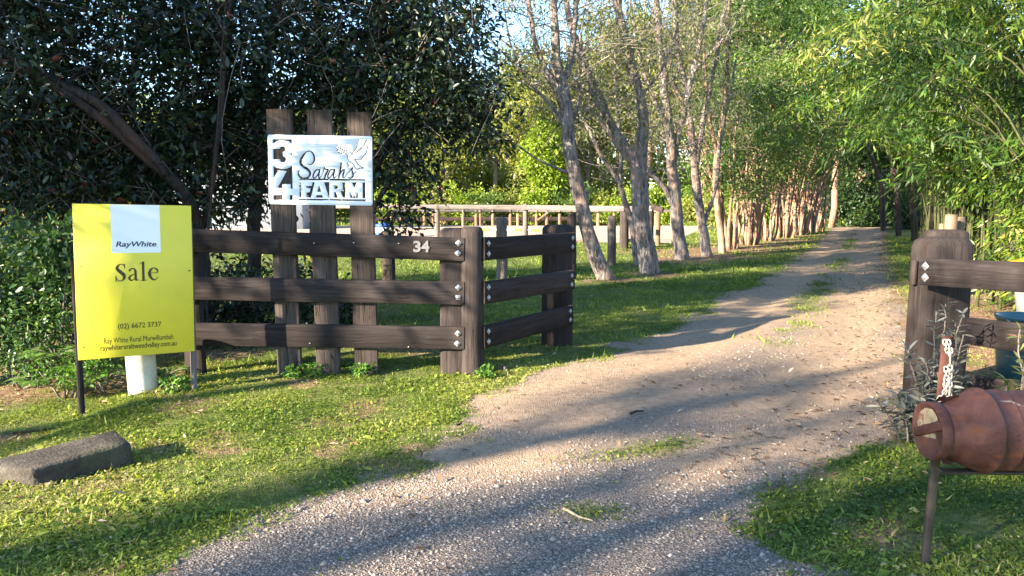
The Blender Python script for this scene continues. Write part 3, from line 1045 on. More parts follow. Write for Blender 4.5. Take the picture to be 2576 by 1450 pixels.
# rounded plate corners
rc = 0.02
cxn = np.minimum(gxp, CW - gxp); cyn = np.minimum(gyp, CH - gyp)
hole |= (cxn < rc) & (cyn < rc) & (np.hypot(rc - cxn, rc - cyn) > rc)


def raster_runs(mask, step, thick):
    """solid sheet: each run of filled cells is one long box; z runs 0..thick"""
    g = Geo()
    V, Q = [], []
    ny, nx = mask.shape
    for j in range(ny):
        row = mask[j].astype(np.int8)
        d = np.diff(np.concatenate([[0], row, [0]]))
        for a, b in zip(np.where(d == 1)[0], np.where(d == -1)[0]):
            x0, x1, y0, y1 = a * step, b * step, j * step, (j + 1) * step
            k = len(V)
            V += [(x0, y0, thick), (x1, y0, thick), (x1, y1, thick), (x0, y1, thick)]
            Q.append((k, k + 1, k + 2, k + 3))
            if thick:
                V += [(x0, y0, 0), (x1, y0, 0), (x1, y1, 0), (x0, y1, 0)]
                Q += [(k + 7, k + 6, k + 5, k + 4), (k, k + 3, k + 7, k + 4), (k + 1, k + 5, k + 6, k + 2)]
                up_ = mask[j + 1, a:b].all() if j + 1 < ny else False
                dn_ = mask[j - 1, a:b].all() if j > 0 else False
                if not up_: Q.append((k + 3, k + 2, k + 6, k + 7))
                if not dn_: Q.append((k, k + 4, k + 5, k + 1))
    return g.add(V, Q)


sg = raster_runs(~hole, STEP, 0.004)
bl = P(677, 514, FY + 0.01)
fs_o = tag(link('farm_sign', sg.mesh('farm_sign'), WHITE), "white metal plate with cut-out 34, Sarah's FARM and dove, fixed on tall sleepers", 'sign')
fs_o.matrix_world = Matrix.Translation((bl.x, FY + 0.012, bl.z)) @ Matrix.Rotation(math.radians(0.9), 4, 'Y') @ plane

# ------------------------------------------------------------------ yellow sale board on two stakes
YL, YR = 5.84, 6.30
tl, tr, br_, bl_ = P(183, 516, YL), P(484, 518, YR), P(488, 887, YR - 0.03), P(197, 907, YL - 0.03)
ex = ((tr - tl) + (br_ - bl_)).normalized()
ez = ((tl - bl_) + (tr - br_)).normalized()
nrm = ex.cross(ez).normalized()
ez = nrm.cross(ex)
BW = ((tr - tl).length + (br_ - bl_).length) / 2
BH = ((tl - bl_).length + (tr - br_).length) / 2
org = bl_
sale = thing('sale_board', (P(345, 980, 5.9).x, 5.9, 0), 'yellow real estate sale board on two timber stakes in front of the fence', 'sale sign')
SB = Matrix((ex, ez, nrm)).transposed().to_4x4()
SB.translation = org - sale.location


def uv_sale(x, y):
    """traced pixels of the board to the board's own plane"""
    A = np.array([(50, 42), (898, 52), (910, 1085), (92, 1148)], float)
    u, v = 0.5, 0.5
    for _ in range(12):
        p = (A[0] * (1 - u) + A[1] * u) * (1 - v) + (A[3] * (1 - u) + A[2] * u) * v
        du = (A[1] - A[0]) * (1 - v) + (A[2] - A[3]) * v
        dv = (A[3] - A[0]) * (1 - u) + (A[2] - A[1]) * u
        s = np.linalg.solve(np.column_stack([du, dv]), np.array([x, y]) - p)
        u += s[0]; v += s[1]
    return u * BW, (1 - v) * BH


g = gbox(BW, BH, 0.012, 0.002, (BW / 2, BH / 2, -0.006))
board = link('board', g.mesh('board'), YELLOW, sale); board.matrix_local = SB
g = Geo()
gbw = [uv_sale(308, 52), uv_sale(662, 56), uv_sale(662, 381), uv_sale(316, 386)]
x0, x1 = (gbw[0][0] + gbw[3][0]) / 2, (gbw[1][0] + gbw[2][0]) / 2
y0, y1 = (gbw[2][1] + gbw[3][1]) / 2, BH - 0.001
g.add([(x0, y0, .0012), (x1, y0, .0012), (x1, y1, .0012), (x0, y1, .0012)], [(0, 1, 2, 3)])
pan = link('white_panel', g.mesh('white_panel'), PANELW, sale); pan.matrix_local = SB


def line(s, xa, xb, ya, yb, mat, **kw):
    a, b = uv_sale(xa, (ya + yb) / 2), uv_sale(xb, (ya + yb) / 2)
    h = (yb - ya) / 1090.0 * BH
    ym = (a[1] + b[1]) / 2
    return fit_text('lettering', s, mat, sale, SB, a[0], b[0], ym - h / 2, ym + h / 2, z=0.0026, **kw)


line('RayWhite', 345, 634, 303, 352, NAVY, offset=0.022, shear=0.2)
line('.', 638, 643, 339, 344, NAVY)
line('(02) 6672 3737', 357, 664, 878, 927, BROWNP, offset=0.008)
line('Ray White Rural Murwillumbah', 262, 752, 975, 1026, BROWNP)
line('raywhiteruraltweedvalley.com.au', 238, 775, 1024, 1074, BROWNP, offset=0.008)
# the serif word Sale
st = 0.0016
XS, YS = np.meshgrid((np.arange(int(0.36 / st)) + .5) * st, (np.arange(int(0.2 / st)) + .5) * st)
o_sale = uv_sale(335, 600)
ms_ = np.zeros(XS.shape, bool)
SC_PX = BW / 838.0
for pts, r in (([(408, 478), (404, 458), (385, 451), (364, 463), (357, 486), (378, 511), (401, 534), (404, 560), (386, 580), (362, 579), (349, 553)], [2, 3, 3, 7, 11, 13, 13, 9, 4, 3, 2]),
               ([(346, 543), (346, 586)], 2.4), ([(410, 449), (410, 486)], 2.4),
               ([(444, 502), (455, 488), (473, 488), (485, 508), (485, 560), (488, 578), (506, 577)], [7, 4, 5, 8, 9, 7, 2]), ([(485, 530), (455, 541), (440, 562), (455, 581), (486, 560)], [3, 5, 9, 5, 3]),
               ([(541, 441), (541, 580)], 9), ([(520, 582), (564, 582)], 2.6), ([(520, 446), (541, 443)], 2.6),
               ([(590, 526), (643, 522), (640, 500), (617, 485), (594, 501), (585, 535), (602, 572), (626, 580), (647, 558)], [2.5, 2.5, 7, 3, 8, 12, 8, 4, 2])):
    ms_ |= stroke_mask(XS, YS, [((x - 335) * SC_PX, (600 - y) * SC_PX) for x, y in pts], np.asarray(r) * SC_PX)
so_ = link('lettering', raster_runs(ms_, st, 0).mesh('lettering'), BROWNP, sale)
so_.matrix_local = SB @ Matrix.Translation((o_sale[0], o_sale[1], 0.0026))
# stakes: just behind the board
for (ptop, pbot, Yt) in (((186, 655), (208, 1052), YL + 0.01), ((477, 560), (491, 980), YR + 0.0)):
    t, b = P(*ptop, Yt), P(*pbot, Yt - 0.03)
    t = t - nrm * 0.033 - ex * (0.0)
    b = b - nrm * 0.033
    d = (b - t).normalized()
    beam('stake', t, b + d * 0.25, 0.045, 0.045, WOODX if Yt < 6.0 else GREYX, sale, up=ex, bev=0.003)
# short screws where board meets stakes
for (x, y) in ((100, 478), (870, 508), (120, 1055), (900, 975)):
    u = uv_sale(x, y)
    g = Geo(); tube(g, [(u[0], u[1], -0.002), (u[0] + 0.012, u[1] - 0.001, 0.006)], [0.004, 0.006], 6)
    o = link('screw', g.mesh('screw'), DARKST, sale); o.matrix_local = SB

# ------------------------------------------------------------------ pipe, block, little things on the verge
pb = P(343, 982, 6.2)
g = Geo()
n = 24
a = np.arange(n) * 2 * math.pi / n
rp = 36 / F_PX * 6.2
lv = [(rp * .97, -0.2), (rp, 0.02), (rp, 0.52), (rp * .985, 0.535), (rp * .86, 0.535), (rp * .86, 0.2)]
V = np.concatenate([np.stack([r * np.cos(a), r * np.sin(a), np.full(n, z)], 1) for r, z in lv])
Q = [(k * n + j, k * n + (j + 1) % n, (k + 1) * n + (j + 1) % n, (k + 1) * n + j) for k in range(len(lv) - 1) for j in range(n)]
g.add(V, Q)
pp = tag(link('pipe', g.mesh('pipe', True), PIPE, None, (pb.x, pb.y + rp, 0.0), (0.0, math.radians(-1.5), 0)), 'cream plastic pipe standing upright in the grass under the sale board', 'pipe')

g = Geo()
ca, cb = P(80, 1246, 4.06), P(337, 1192, 4.42)
ca.z = cb.z = 0
L = (cb - ca).length
V, Q, T = box_vf(L, 0.34, 0.18, 0.012)
V[(V[:, 0] < 0) & (V[:, 1] > 0), 0] -= 0.22
g.add(V, Q, T)
me = g.mesh('kerb_block')
blk = tag(link('kerb_block', me, CONC), 'mossy grey concrete block lying on the grass verge', 'concrete block')
# break the clean shape a little
import bmesh
bm = bmesh.new(); bm.from_mesh(me)
bmesh.ops.subdivide_edges(bm, edges=bm.edges[:], cuts=5, use_grid_fill=True)
from mathutils import noise as mno
for v in bm.verts:
    nz = mno.noise_vector(v.co * 9) * 0.005 + mno.noise_vector(v.co * 45) * 0.002
    v.co += nz
bm.to_mesh(me); bm.free()
dirb = (cb - ca).normalized()
yawb = math.atan2(dirb.y, dirb.x)
nb = Vector((-dirb.y, dirb.x, 0))
blk.location = (ca + cb) / 2 + nb * 0.17 + Vector((0, 0, 0.04))
blk.rotation_euler = (0, math.radians(-4.0), yawb)

# fallen sticks
for (pa, pb_, r, lab, mt) in (((1418, 1286), (1492, 1316), 0.008, 'pale bare stick lying on the gravel near the bottom', STICKM),
                              ((1585, 1049), (1618, 1041), 0.012, 'short dark stick lying on the drive', DARKB),
                              ((30, 1062), (150, 1050), 0.010, 'crooked dark twig on shaded grass left of the sale board', DARKB),
                              ((112, 1130), (170, 1140), 0.006, 'thin pale twig on the grass behind the concrete block', STICKM)):
    A, B = G(*pa), G(*pb_)
    mid = (A + B) / 2
    g = Geo()
    k = np.linspace(0, 1, 7)
    pts = [(A.lerp(B, t) - mid) + Vector((0, 0.012 * math.sin(t * 7 + r * 900), gz(*(A.lerp(B, t)).xy) + r * 1.6)) for t in k]
    tube(g, pts, np.linspace(r, r * 0.45, 7), 6, rough=0.08, rng=RNG)
    tag(link('stick', g.mesh('stick', True), mt, None, mid), lab, 'stick')
# black plastic stub and dark clump beside the drive
g = Geo(); tube(g, [(0, 0, -0.02), (0, 0, 0.05)], [0.026, 0.028], 12)
q_ = G(1271, 937)
tag(link('plastic_stub', g.mesh('plastic_stub'), BLACKP, None, (q_.x, q_.y, gz(q_.x, q_.y))), 'small black plastic stub in the gravel beside the corner post', 'stub')
for (px, py, lab, mt, sz) in ((182, 1122, 'curled red leaf on the grass behind the concrete block', REDLEAF, 0.07), (117, 1152, 'dark red leaf on the grass left of the concrete block', REDLEAF, 0.06),
                              (1145, 1079, 'dark crumpled leaf at the edge of gravel and grass', DARKB, 0.06), (488, 1042, 'tan fallen leaf on the verge right of the left stake', DRYM, 0.07),
                              (247, 990, 'pinkish fallen leaf against the plants behind the sale board', DRYM, 0.08), (1750, 1102, 'orange dry leaf lying on the drive', DRYM, 0.06)):
    q_ = G(px, py)
    g = Geo()
    leaves(g, np.array([[0, 0, 0.012], [0.01, 0.01, 0.015]]), np.array([[1, 0.3, 0.25], [0.3, -1, 0.4]]), sz, 0.5, 'oval', 0.5, RNG, np.array([0.6, 0.7]))
    tag(link('fallen_leaf', g.mesh('fallen_leaf'), mt, None, (q_.x, q_.y, gz(q_.x, q_.y))), lab, 'leaf')

# ------------------------------------------------------------------ right fence beside the drive
rfn = thing('roadside_fence', (3.4, 5.5, 0), 'dark timber fence at the right of the drive with thick round-topped post', 'fence')
RY = 5.7
rp_ = P(2368, 700, RY + 0.2)
shaped_post('post', (rp_.x + 0.0, RY + 0.22, 0), 0.385, 0.32, 1.30, WOODZ, rfn, 0.07)
shaped_post('post', (P(2372, 700, RY + 0.58).x, RY + 0.58, 0), 0.33, 0.2, 1.345, WOODZ, rfn, 0.03)
r_rails = []
for a, b in (((2318, 684), (2660, 703)), ((2440, 833), (2660, 862)), ((2440, 975), (2660, 1016))):
    A, B = P(*a, RY + 0.02 - (0.14 if a[0] > 2400 else 0)), P(*b, 4.75)
    r_rails.append(beam('rail', A, B + (B - A) * 0.25, 0.05, 0.2, WOODX, rfn))
bpy.context.view_layer.update()
o = r_rails[0]
nr_ = o.matrix_world.to_3x3() @ Vector((0, -1, 0))
for dz in (0.045, -0.04):
    bolt_plate(o, o.matrix_world @ Vector((-o.dimensions.x / 2 + 0.06, -0.0265, dz)), nr_, 0.05)
g = gbox(0.03, 0.05, 0.19, 0.004, (P(2298, 700, RY + 0.2).x, RY + 0.2, P(2296, 686, RY + 0.2).z))
obj('gate_cleat', g, WOODZ, rfn)

# ------------------------------------------------------------------ milk can mailbox, its post and chain
YC = 3.02
f = thing('milk_can_mailbox', (P(2300, 1083, YC).x, YC, 0), 'rusty red milk can lying on its side as a mailbox', 'mailbox')
cz = P(2400, 1083, YC).z
x0c = P(2334, 1088, YC).x - f.location.x
prof = [(0.004, 0.0), (0.004, 0.104), (-0.004, 0.108), (-0.004, 0.117), (0.004, 0.120), (0.034, 0.120), (0.038, 0.114)]
neck = [(0.038, 0.110), (0.075, 0.111), (0.095, 0.116), (0.115, 0.132), (0.15, 0.151), (0.18, 0.1625), (0.196, 0.166), (0.203, 0.1745), (0.212, 0.1745), (0.219, 0.1645), (0.28, 0.166), (0.284, 0.169), (0.29, 0.169), (0.294, 0.1645)]
body = [(0.294, 0.1645), (0.34, 0.165), (0.39, 0.165), (0.44, 0.165), (0.5, 0.165), (0.72, 0.165), (0.74, 0.160), (0.745, 0.0)]


def lathe(pr, n=48, wob=0.0):
    g = Geo()
    a = np.arange(n) * 2 * math.pi / n
    V = []
    for (s_, r) in pr:
        rr_ = r * (1 + wob * np.sin(a * 3 + s_ * 20) * 0.6 + wob * np.sin(a * 2 + 1)) - 0.006 * np.maximum(0, fbm(a * 2.2 + 5, np.full(n, s_ * 14), 17, 2) - 0.52) * 4 * (r > 0.05)
        V.append(np.stack([np.full(n, s_), rr_ * np.cos(a), rr_ * np.sin(a)], 1))
    Q = [(k * n + j, (k + 1) * n + j, (k + 1) * n + (j + 1) % n, k * n + (j + 1) % n) for k in range(len(pr) - 1) for j in range(n)]
    return g.add(np.concatenate(V), Q)


for nm, pr in (('lid', prof), ('neck', neck), ('body', body)):
    link(nm, lathe(pr, 48, 0.008).mesh(nm, True), RUST, f, (x0c, 0, cz))
can_lid = [c for c in f.children if c.name.startswith('lid')][0]
# strap across the lid and flaking cream paint above and below it
g = Geo()
V, Q, T = box_vf(0.008, 0.215, 0.036, 0.002)
th = math.radians(-24)
R = np.array([[1, 0, 0], [0, math.cos(th), -math.sin(th)], [0, math.sin(th), math.cos(th)]])
V = V @ R.T + (-0.001, 0, 0.006)
link('strap', Geo().add(V, Q, T).mesh('strap'), RUST, can_lid)


def lid_patch(y_lo, y_hi, rmax, shift):
    """ragged segment of paint on the lid, between two lines parallel to the strap"""
    pts = []
    rg = np.random.default_rng(4)
    for t in np.linspace(-1, 1, 14):
        yy = t * rmax * 0.9
        top = min(y_hi, math.sqrt(max(0, rmax * rmax - yy * yy)))
        pts.append((yy, top + rg.normal(0, 0.002)))
    V = [(0.0034, y, y_lo + rg.normal(0, 0.0012)) for y, _ in pts] + [(0.0034, y, max(z, y_lo + 0.001)) for y, z in pts]
    n_ = len(pts)
    V = np.array(V) @ R.T + (-0.001, 0, 0.006)
    return Geo().add(V, [(k, n_ + k, n_ + k + 1, k + 1) for k in range(n_ - 1)])


link('flaking_paint', lid_patch(0.022, 0.088, 0.086, 0).mesh('flaking_paint'), LIDCREAM, can_lid)
g = Geo()
V = np.array([(0.0034, 0.06, -0.021), (0.0034, -0.02, -0.021), (0.0034, -0.052, -0.023), (0.0034, -0.04, -0.045), (0.0034, -0.005, -0.036), (0.0034, 0.04, -0.028)])
V = V @ R.T + (-0.001, 0, 0.006)
link('flaking_paint', g.add(V, [(0, 1, 4, 5), (1, 2, 3, 4)]).mesh('flaking_paint'), LIDCREAM, can_lid)
# torn rim above the neck, two small slots
for (s_, ang, ln) in ((0.05, 1.1, 0.05), (0.07, 1.35, 0.07), (0.095, 1.0, 0.05), (0.06, -1.5, 0.06), (0.1, -1.35, 0.07), (0.13, -1.6, 0.05)):
    c = np.array([s_, 0.117 * math.cos(ang + math.pi / 2 - 1.57), 0.117 * math.sin(ang)])
    g = Geo().add([c, c + (ln, 0.012, 0.004), c + (ln * .8, -0.01, 0.03 * np.sign(math.sin(ang))), c + (0.008, -0.012, 0.024 * np.sign(math.sin(ang)))], [(0, 1, 2, 3), (3, 2, 1, 0)])
    link('torn_flap', g.mesh('torn_flap'), RUST, f, (x0c, 0, cz))
for dz in (0.03, 0.012):
    g = gbox(0.012, 0.004, 0.004, 0.001)
    link('slot', g.mesh('slot'), BLACKP, f, (x0c + 0.262, -0.166 * math.cos(dz / 0.166) , cz + dz))
YP = YC + 0.0
t_, b_ = P(2385, 846, YC + 0.19), P(2312, 1560, YC + 0.16)
mp = thing('mailbox_post', (b_.x, b_.y, 0), 'leaning flat steel post behind the milk can', 'post')
m_ = t_.lerp(b_, 0.36)
beam('upper_bar', t_, m_, 0.012, 0.046, RUST, mp, up=(1, 0, 0), bev=0.002)
beam('lower_bar', m_, b_ + (b_ - t_).normalized() * 0.1, 0.02, 0.034, DARKST, mp, up=(1, 0, 0), bev=0.002)  # dark steel here stands in for shade on the lower half
beam('cradle_arm', Vector((f.location.x + 0.12, YC, cz - 0.172)), Vector((f.location.x + 0.8, YC, cz - 0.18)), 0.05, 0.012, DARKST, mp, bev=0.002)


def chain_link(L_=0.026, W_=0.016, r=0.0032):
    pts = []
    for k in range(16):
        a_ = k / 16 * 2 * math.pi
        pts.append((math.cos(a_) * W_ / 2, 0, math.sin(a_) * W_ / 2 + (L_ - W_) / 2 * (1 if math.sin(a_) >= 0 else -1)))
    pts = np.array(pts + [pts[0], pts[1]])
    g = Geo(); tube(g, pts, r, 6, cap=False)
    return g


chain = thing('chain', (t_.x, t_.y - 0.03, t_.z), 'galvanised chain hung on the mailbox post above the can', 'chain')
lk = chain_link().mesh('link', True)
lk.materials.append(plain('bright_chain', (0.36, 0.33, 0.28), 0.5, 0.5, 0.15, 0.12, 40, 0.1))
paths = [[(2386, 862), (2391, 885), (2390, 915), (2389, 950), (2390, 985), (2389, 1000)], [(2378, 862), (2382, 878), (2389, 895)],
         [(2380, 930), (2382, 950), (2388, 962)], [(2382, 965), (2378, 985), (2366, 1000), (2360, 1012)], [(2376, 960), (2382, 985), (2383, 1000)]]
kk = 0
for pth in paths:
    wp = np.array([tuple(P(x, y, YC + 0.165)) for x, y in pth])
    pp_, _ = resample(wp, np.ones(len(wp)), 0.005)
    s_ = np.concatenate([[0], np.cumsum(np.linalg.norm(np.diff(pp_, axis=0), axis=1))])
    for d in np.arange(0.0, s_[-1], 0.0185):
        c = Vector([np.interp(d, s_, pp_[:, i]) for i in range(3)])
        e = Vector([np.interp(d + 0.008, s_, pp_[:, i]) for i in range(3)])
        z = (e - c)
        if z.length < 1e-5:
            continue
        q_ = z.to_track_quat('Z', 'Y').to_matrix().to_4x4() @ Matrix.Rotation(math.radians(35 if kk % 2 else -50), 4, 'Z')
        q_.translation = c - chain.location
        o = bpy.data.objects.new('link', lk); COL.objects.link(o); o.parent = chain; o.matrix_local = q_
        kk += 1

# ------------------------------------------------------------------ bins behind the right fence
bn = P(2695, 640, 7.5)
wb = thing('wheelie_bin', (bn.x, 7.6, 0), 'grey wheelie bin with yellow lid behind the right fence', 'bin')


def frustum(wx0, wy0, wx1, wy1, z0, z1):
    V = [(-wx0, -wy0, z0), (wx0, -wy0, z0), (wx0, wy0, z0), (-wx0, wy0, z0), (-wx1, -wy1, z1), (wx1, -wy1, z1), (wx1, wy1, z1), (-wx1, wy1, z1)]
    return np.array(V), np.array([(3, 2, 1, 0), (4, 5, 6, 7), (0, 1, 5, 4), (1, 2, 6, 5), (2, 3, 7, 6), (3, 0, 4, 7)])


g = Geo(); V, Q = frustum(0.21, 0.24, 0.29, 0.33, 0.06, 0.9); g.add(V, Q); V, Q = frustum(0.305, 0.345, 0.305, 0.345, 0.87, 0.93); g.add(V, Q)
link('bin_body', g.mesh('bin_body'), BINGREY, wb)
g = Geo(); V, Q = frustum(0.31, 0.35, 0.31, 0.35, 0.932, 0.955); g.add(V, Q); V, Q = frustum(0.29, 0.33, 0.16, 0.22, 0.956, 1.02); g.add(V, Q)
link('bin_lid', g.mesh('bin_lid'), BINYEL, wb)
for sx in (-1, 1):
    g = Geo(); tube(g, [(sx * 0.22, 0.25, 0.1), (sx * 0.27, 0.25, 0.1)], 0.1, 16); link('wheel', g.mesh('wheel', True), BLACKP, wb)
tb = P(2590, 795, 6.6)
tub = thing('plastic_tub', (tb.x, 6.6, 0), 'round teal plastic tub in front of the wheelie bin', 'tub')
g = Geo()
pr = [(0.2, -0.01), (0.215, 0.0), (0.232, 0.2), (0.245, tb.z - 0.03), (0.262, tb.z - 0.03), (0.265, tb.z), (0.25, tb.z), (0.238, tb.z - 0.02), (0.2, 0.05), (0.0, 0.05)]
n = 32; a = np.arange(n) * 2 * math.pi / n
V = np.concatenate([np.stack([r * np.cos(a), r * np.sin(a), np.full(n, z)], 1) for r, z in pr])
Q = [(k * n + j, k * n + (j + 1) % n, (k + 1) * n + (j + 1) % n, (k + 1) * n + j) for k in range(len(pr) - 1) for j in range(n)]
link('tub_body', g.add(V, Q).mesh('tub_body', True), TEAL, tub)
g = Geo()
a2 = np.linspace(0, math.pi, 9)
tube(g, [(0.262 * math.cos(t), 0.0 - 0.10 * math.sin(t) - 0.1, tb.z - 0.02 - 0.06 * math.sin(t)) for t in a2], 0.006, 6)
link('handle', g.mesh('handle', True), STEEL, tub)

# pale posts and wire fence along the right of the drive
wf = thing('wire_fence', (6.9, 12.0, 0), 'old wire fence with grey posts under the bamboo right of the drive', 'fence')
wpx = [(2442, 575, 692, 15.5), (2475, 612, 700, 15.0), (2545, 608, 700, 14.5)]
for (px, pt, pb2, yy) in wpx:
    q_ = P(px, 600, yy)
    round_log('post', (q_.x, yy, 0), P(px, pt, yy).z, 0.075, GREYZ, wf)
tops = [P(px, 640, yy) for (px, pt, pb2, yy) in wpx]
for dz in (0.0, -0.3, -0.55):
    g = Geo(); tube(g, [tuple(p + Vector((0, -0.08, dz * .7))) for p in tops], 0.005, 5); obj('wire', g, STEEL, wf)
for (px, pt, yy, wx, lab) in ((2390, 540, 12.2, 0.15, 'tall pale sawn post lit by sun behind the right gate post'), (2408, 546, 12.5, 0.16, 'shadowed pale post just right of the tall sawn one'), (2370, 563, 12.9, 0.1, 'low bark-covered stump post left of the pale posts')):
    q_ = P(px, 600, yy)
    h = P(px, pt, yy).z
    V, Q, T = box_vf(wx, wx * 0.8, h + 0.2, 0.008)
    g = Geo().add(V, Q, T)
    tag(link('pale_post', g.mesh('pale_post'), PALEZ, None, (q_.x, yy, h / 2 - 0.1), (0, 0, 0.3)), lab, 'post')

# ------------------------------------------------------------------ log posts on the lawn, arena fences
for (px, pt, pb2, hw, mt, lab) in ((979, 580, 752, 16, DARKB, 'dark log post behind the fence right of the tall sleepers'), (1262, 550, 705, 14, GREYZ, 'gnarled grey log post standing behind the short return fence'),
                                   (1437, 541, 706, 11, WOODZ, 'log post just behind the end of the return fence'), (1538, 545, 668, 11, GREYZ, 'plain log post right of the leaning paperbark')):
    b = G(px, pb2)
    h = P(px, pt, b.y).z
    g = Geo()
    pts = [(0, 0, -0.15), (0, 0, 0), (0.01, 0, h * .4), (0, 0.01, h * .75), (0, 0, h)]
    tube(g, pts, hw / F_PX * b.y * np.array([1.05, 1.03, 1, .98, .97]), 14, rough=0.06, rng=RNG)
    tag(link('log_post', g.mesh('log_post', True), mt, None, (b.x, b.y, gz(b.x, b.y))), lab, 'post', 'log posts on the lawn')

af = thing('arena_fence', (G(1570, 625).x, G(1570, 625).y, 0), 'near weathered rail fence of the sand arena, between log posts', 'fence')
apx = [(940, 520, 31), (1100, 516, 29.5), (1322, 515, 27.5), (1571, 516, 24.4)]
for i, (px, pt, yy) in enumerate(apx):
    q_ = P(px, 550, yy)
    round_log('post', (q_.x, yy, gz(q_.x, yy) - 0.05), P(px, pt, yy).z + 0.05, (6.5 if i < 3 else 11.5) / F_PX * yy, GREYZ if i < 3 else WOODZ, af)
ry = [(820, 520, 32), (940, 519.5, 31), (1100, 520.5, 29.5), (1322, 522.5, 27.5), (1571, 525.5, 24.4)]
for i in range(4):
    A, B = P(*ry[i][:2], ry[i][2] - 0.14), P(*ry[i + 1][:2], ry[i + 1][2] - 0.14)
    beam('rail', A, B, 0.08, 0.17, GREYX, af)
q_ = P(1638, 550, 24.0)
beam('rail', P(1571, 526, 24.25), P(1640, 525, 24.1), 0.08, 0.17, GREYX, af)
round_log('post', (q_.x, 24.2, 0), P(1638, 515, 24.2).z, 0.12, WOODZ, af)
beam('rail', P(1640, 520, 24.0), P(1668, 530, 23.6), 0.07, 0.16, DARKB, af)
q_ = P(1656, 550, 26)
round_log('post', (q_.x, 26, 0), P(1656, 528, 26).z, 0.08, PALEZ, af)

ff = thing('far_arena_fence', (0, 54, 0), 'far weathered post and rail fence behind the sand arena', 'fence')
fpx = [985, 1010, 1068, 1090, 1165, 1198, 1208, 1240, 1284, 1303, 1324, 1350, 1376, 1408, 1436, 1470, 1505, 1545, 1600, 1650, 1690]
fp = np.interp(fpx, [985, 1300, 1700], [52, 55, 54])
for px, yy in zip(fpx, fp):
    q_ = P(px, 540, yy)
    round_log('post', (q_.x, yy, gz(q_.x, yy) - 0.05), P(px, 526, yy).z + 0.05, 0.12, PALEZ, ff, n=8)
for k in range(len(fpx) - 1):
    for pyr in (531,):
        beam('rail', P(fpx[k], pyr, fp[k] - 0.14), P(fpx[k + 1], pyr, fp[k + 1] - 0.14), 0.06, 0.16, GREYX, ff)
beam('brace', P(1350, 556, 54.6), P(1378, 535, 54.6), 0.06, 0.13, PALEZ, ff)
kb = thing('arena_edging', (G(1500, 556).x, G(1500, 556).y, 0), 'dark timber edging board along the far side of the sand', 'edging')
for xa, xb in ((900, 1060), (1060, 1200), (1200, 1330), (1330, 1470), (1470, 1640)):
    ya = np.interp([xa, xb], [900, 1300, 1700], [556, 554.5, 553])
    A, B = G(xa, ya[0]), G(xb, ya[1])
    beam('edging_board', A + Vector((0, 0, 0.1)), B + Vector((0, 0, 0.1)), 0.06, 0.28, DARKB, kb)
kb2 = thing('arena_sill', (G(1550, 613).x, G(1550, 613).y, 0), 'low weathered sleeper edging along the near side of the sand', 'edging')
for xa, xb in ((1000, 1220), (1220, 1445), (1445, 1560), (1575, 1690)):
    A, B = G(xa, 609.5), G(xb, 612)
    beam('edging_board', A + Vector((0, 0, 0.05)), B + Vector((0, 0, 0.05)), 0.12, 0.16, GREYX, kb2)
# jump pole on the sand
A, B = G(1215, 581) + Vector((0, 0, 0.06)), G(1356, 583) + Vector((0, 0, 0.06))
jp = thing('jump_pole', A.lerp(B, 0.5), 'yellow and white striped pole lying on the arena sand', 'pole')
for k in range(7):
    g = Geo(); tube(g, [tuple(A.lerp(B, k / 7 + 0.002)), tuple(A.lerp(B, (k + 1) / 7 - 0.002))], 0.05, 8)
    obj('band', g, BINYEL if k % 2 == 0 else WHITE, jp)
# blue and white barrel by the arena, half hidden by leaves
q_ = P(962, 570, 26)
bj = thing('barrel', (q_.x, 26, 0), 'blue and white object half hidden by leaves behind the third sleeper', 'barrel')
g = Geo(); tube(g, [(0, 0, 0.0), (0, 0, 0.45)], 0.24, 16); link('barrel_body', g.mesh('barrel_body', True), BLUEM, bj)
g = Geo(); tube(g, [(0, 0, 0.45), (0, 0, 0.62)], 0.245, 16); link('barrel_band', g.mesh('barrel_band', True), WHITE, bj)
g = Geo(); tube(g, [(0, 0, 0.62), (0, 0, 0.72)], 0.24, 16); link('barrel_top', g.mesh('barrel_top', True), BLUEM, bj)

# pale shed far behind the dark trees
sx0, sx1, sy = P(430, 500, 40).x, P(760, 500, 40).x, 40.0
sh = thing('shed', ((sx0 + sx1) / 2, sy + 2.5, 0), 'pale grey shed glimpsed through the dark trees', 'shed')
obj('wall', gbox(sx1 - sx0, 5, 3.0, 0.02, ((sx0 + sx1) / 2, sy + 2.5, 1.4)), WALLM, sh)
g = Geo()
x0s, x1s = sx0 - 0.4, sx1 + 0.4
g.add([(x0s, sy - 0.5, 2.9), (x1s, sy - 0.5, 2.9), (x1s, sy + 2.5, 4.0), (x0s, sy + 2.5, 4.0), (x0s, sy + 5.5, 2.9), (x1s, sy + 5.5, 2.9),
       (x0s, sy - 0.5, 3.1), (x1s, sy - 0.5, 3.1), (x1s, sy + 2.5, 4.2), (x0s, sy + 2.5, 4.2), (x0s, sy + 5.5, 3.1), (x1s, sy + 5.5, 3.1)],
      [(0, 3, 2, 1), (3, 4, 5, 2), (6, 7, 8, 9), (9, 8, 11, 10), (0, 1, 7, 6), (4, 10, 11, 5), (1, 2, 8, 7), (2, 5, 11, 8), (0, 6, 9, 3), (3, 9, 10, 4)])
obj('roof', g, ROOFM, sh)
for k in (0.25, 0.6, 0.85):
    xw = sx0 + (sx1 - sx0) * k
    fr = obj('window', gbox(1.1, 0.08, 1.1, 0.01, (xw, sy - 0.02, 1.6)), WHITE, sh)
    gp = gbox(0.95, 0.02, 0.95, 0, (0, -0.05, 0))
    for v in gp.v: v += np.array([xw, sy - 0.02, 1.6]) - np.array(sh.location)
    link('pane', gp.mesh('pane'), GLASSD, fr)

# ------------------------------------------------------------------ trees
def tree(name, base, label, cat='tree', group=None):
    return thing(name, base, label, cat, group)


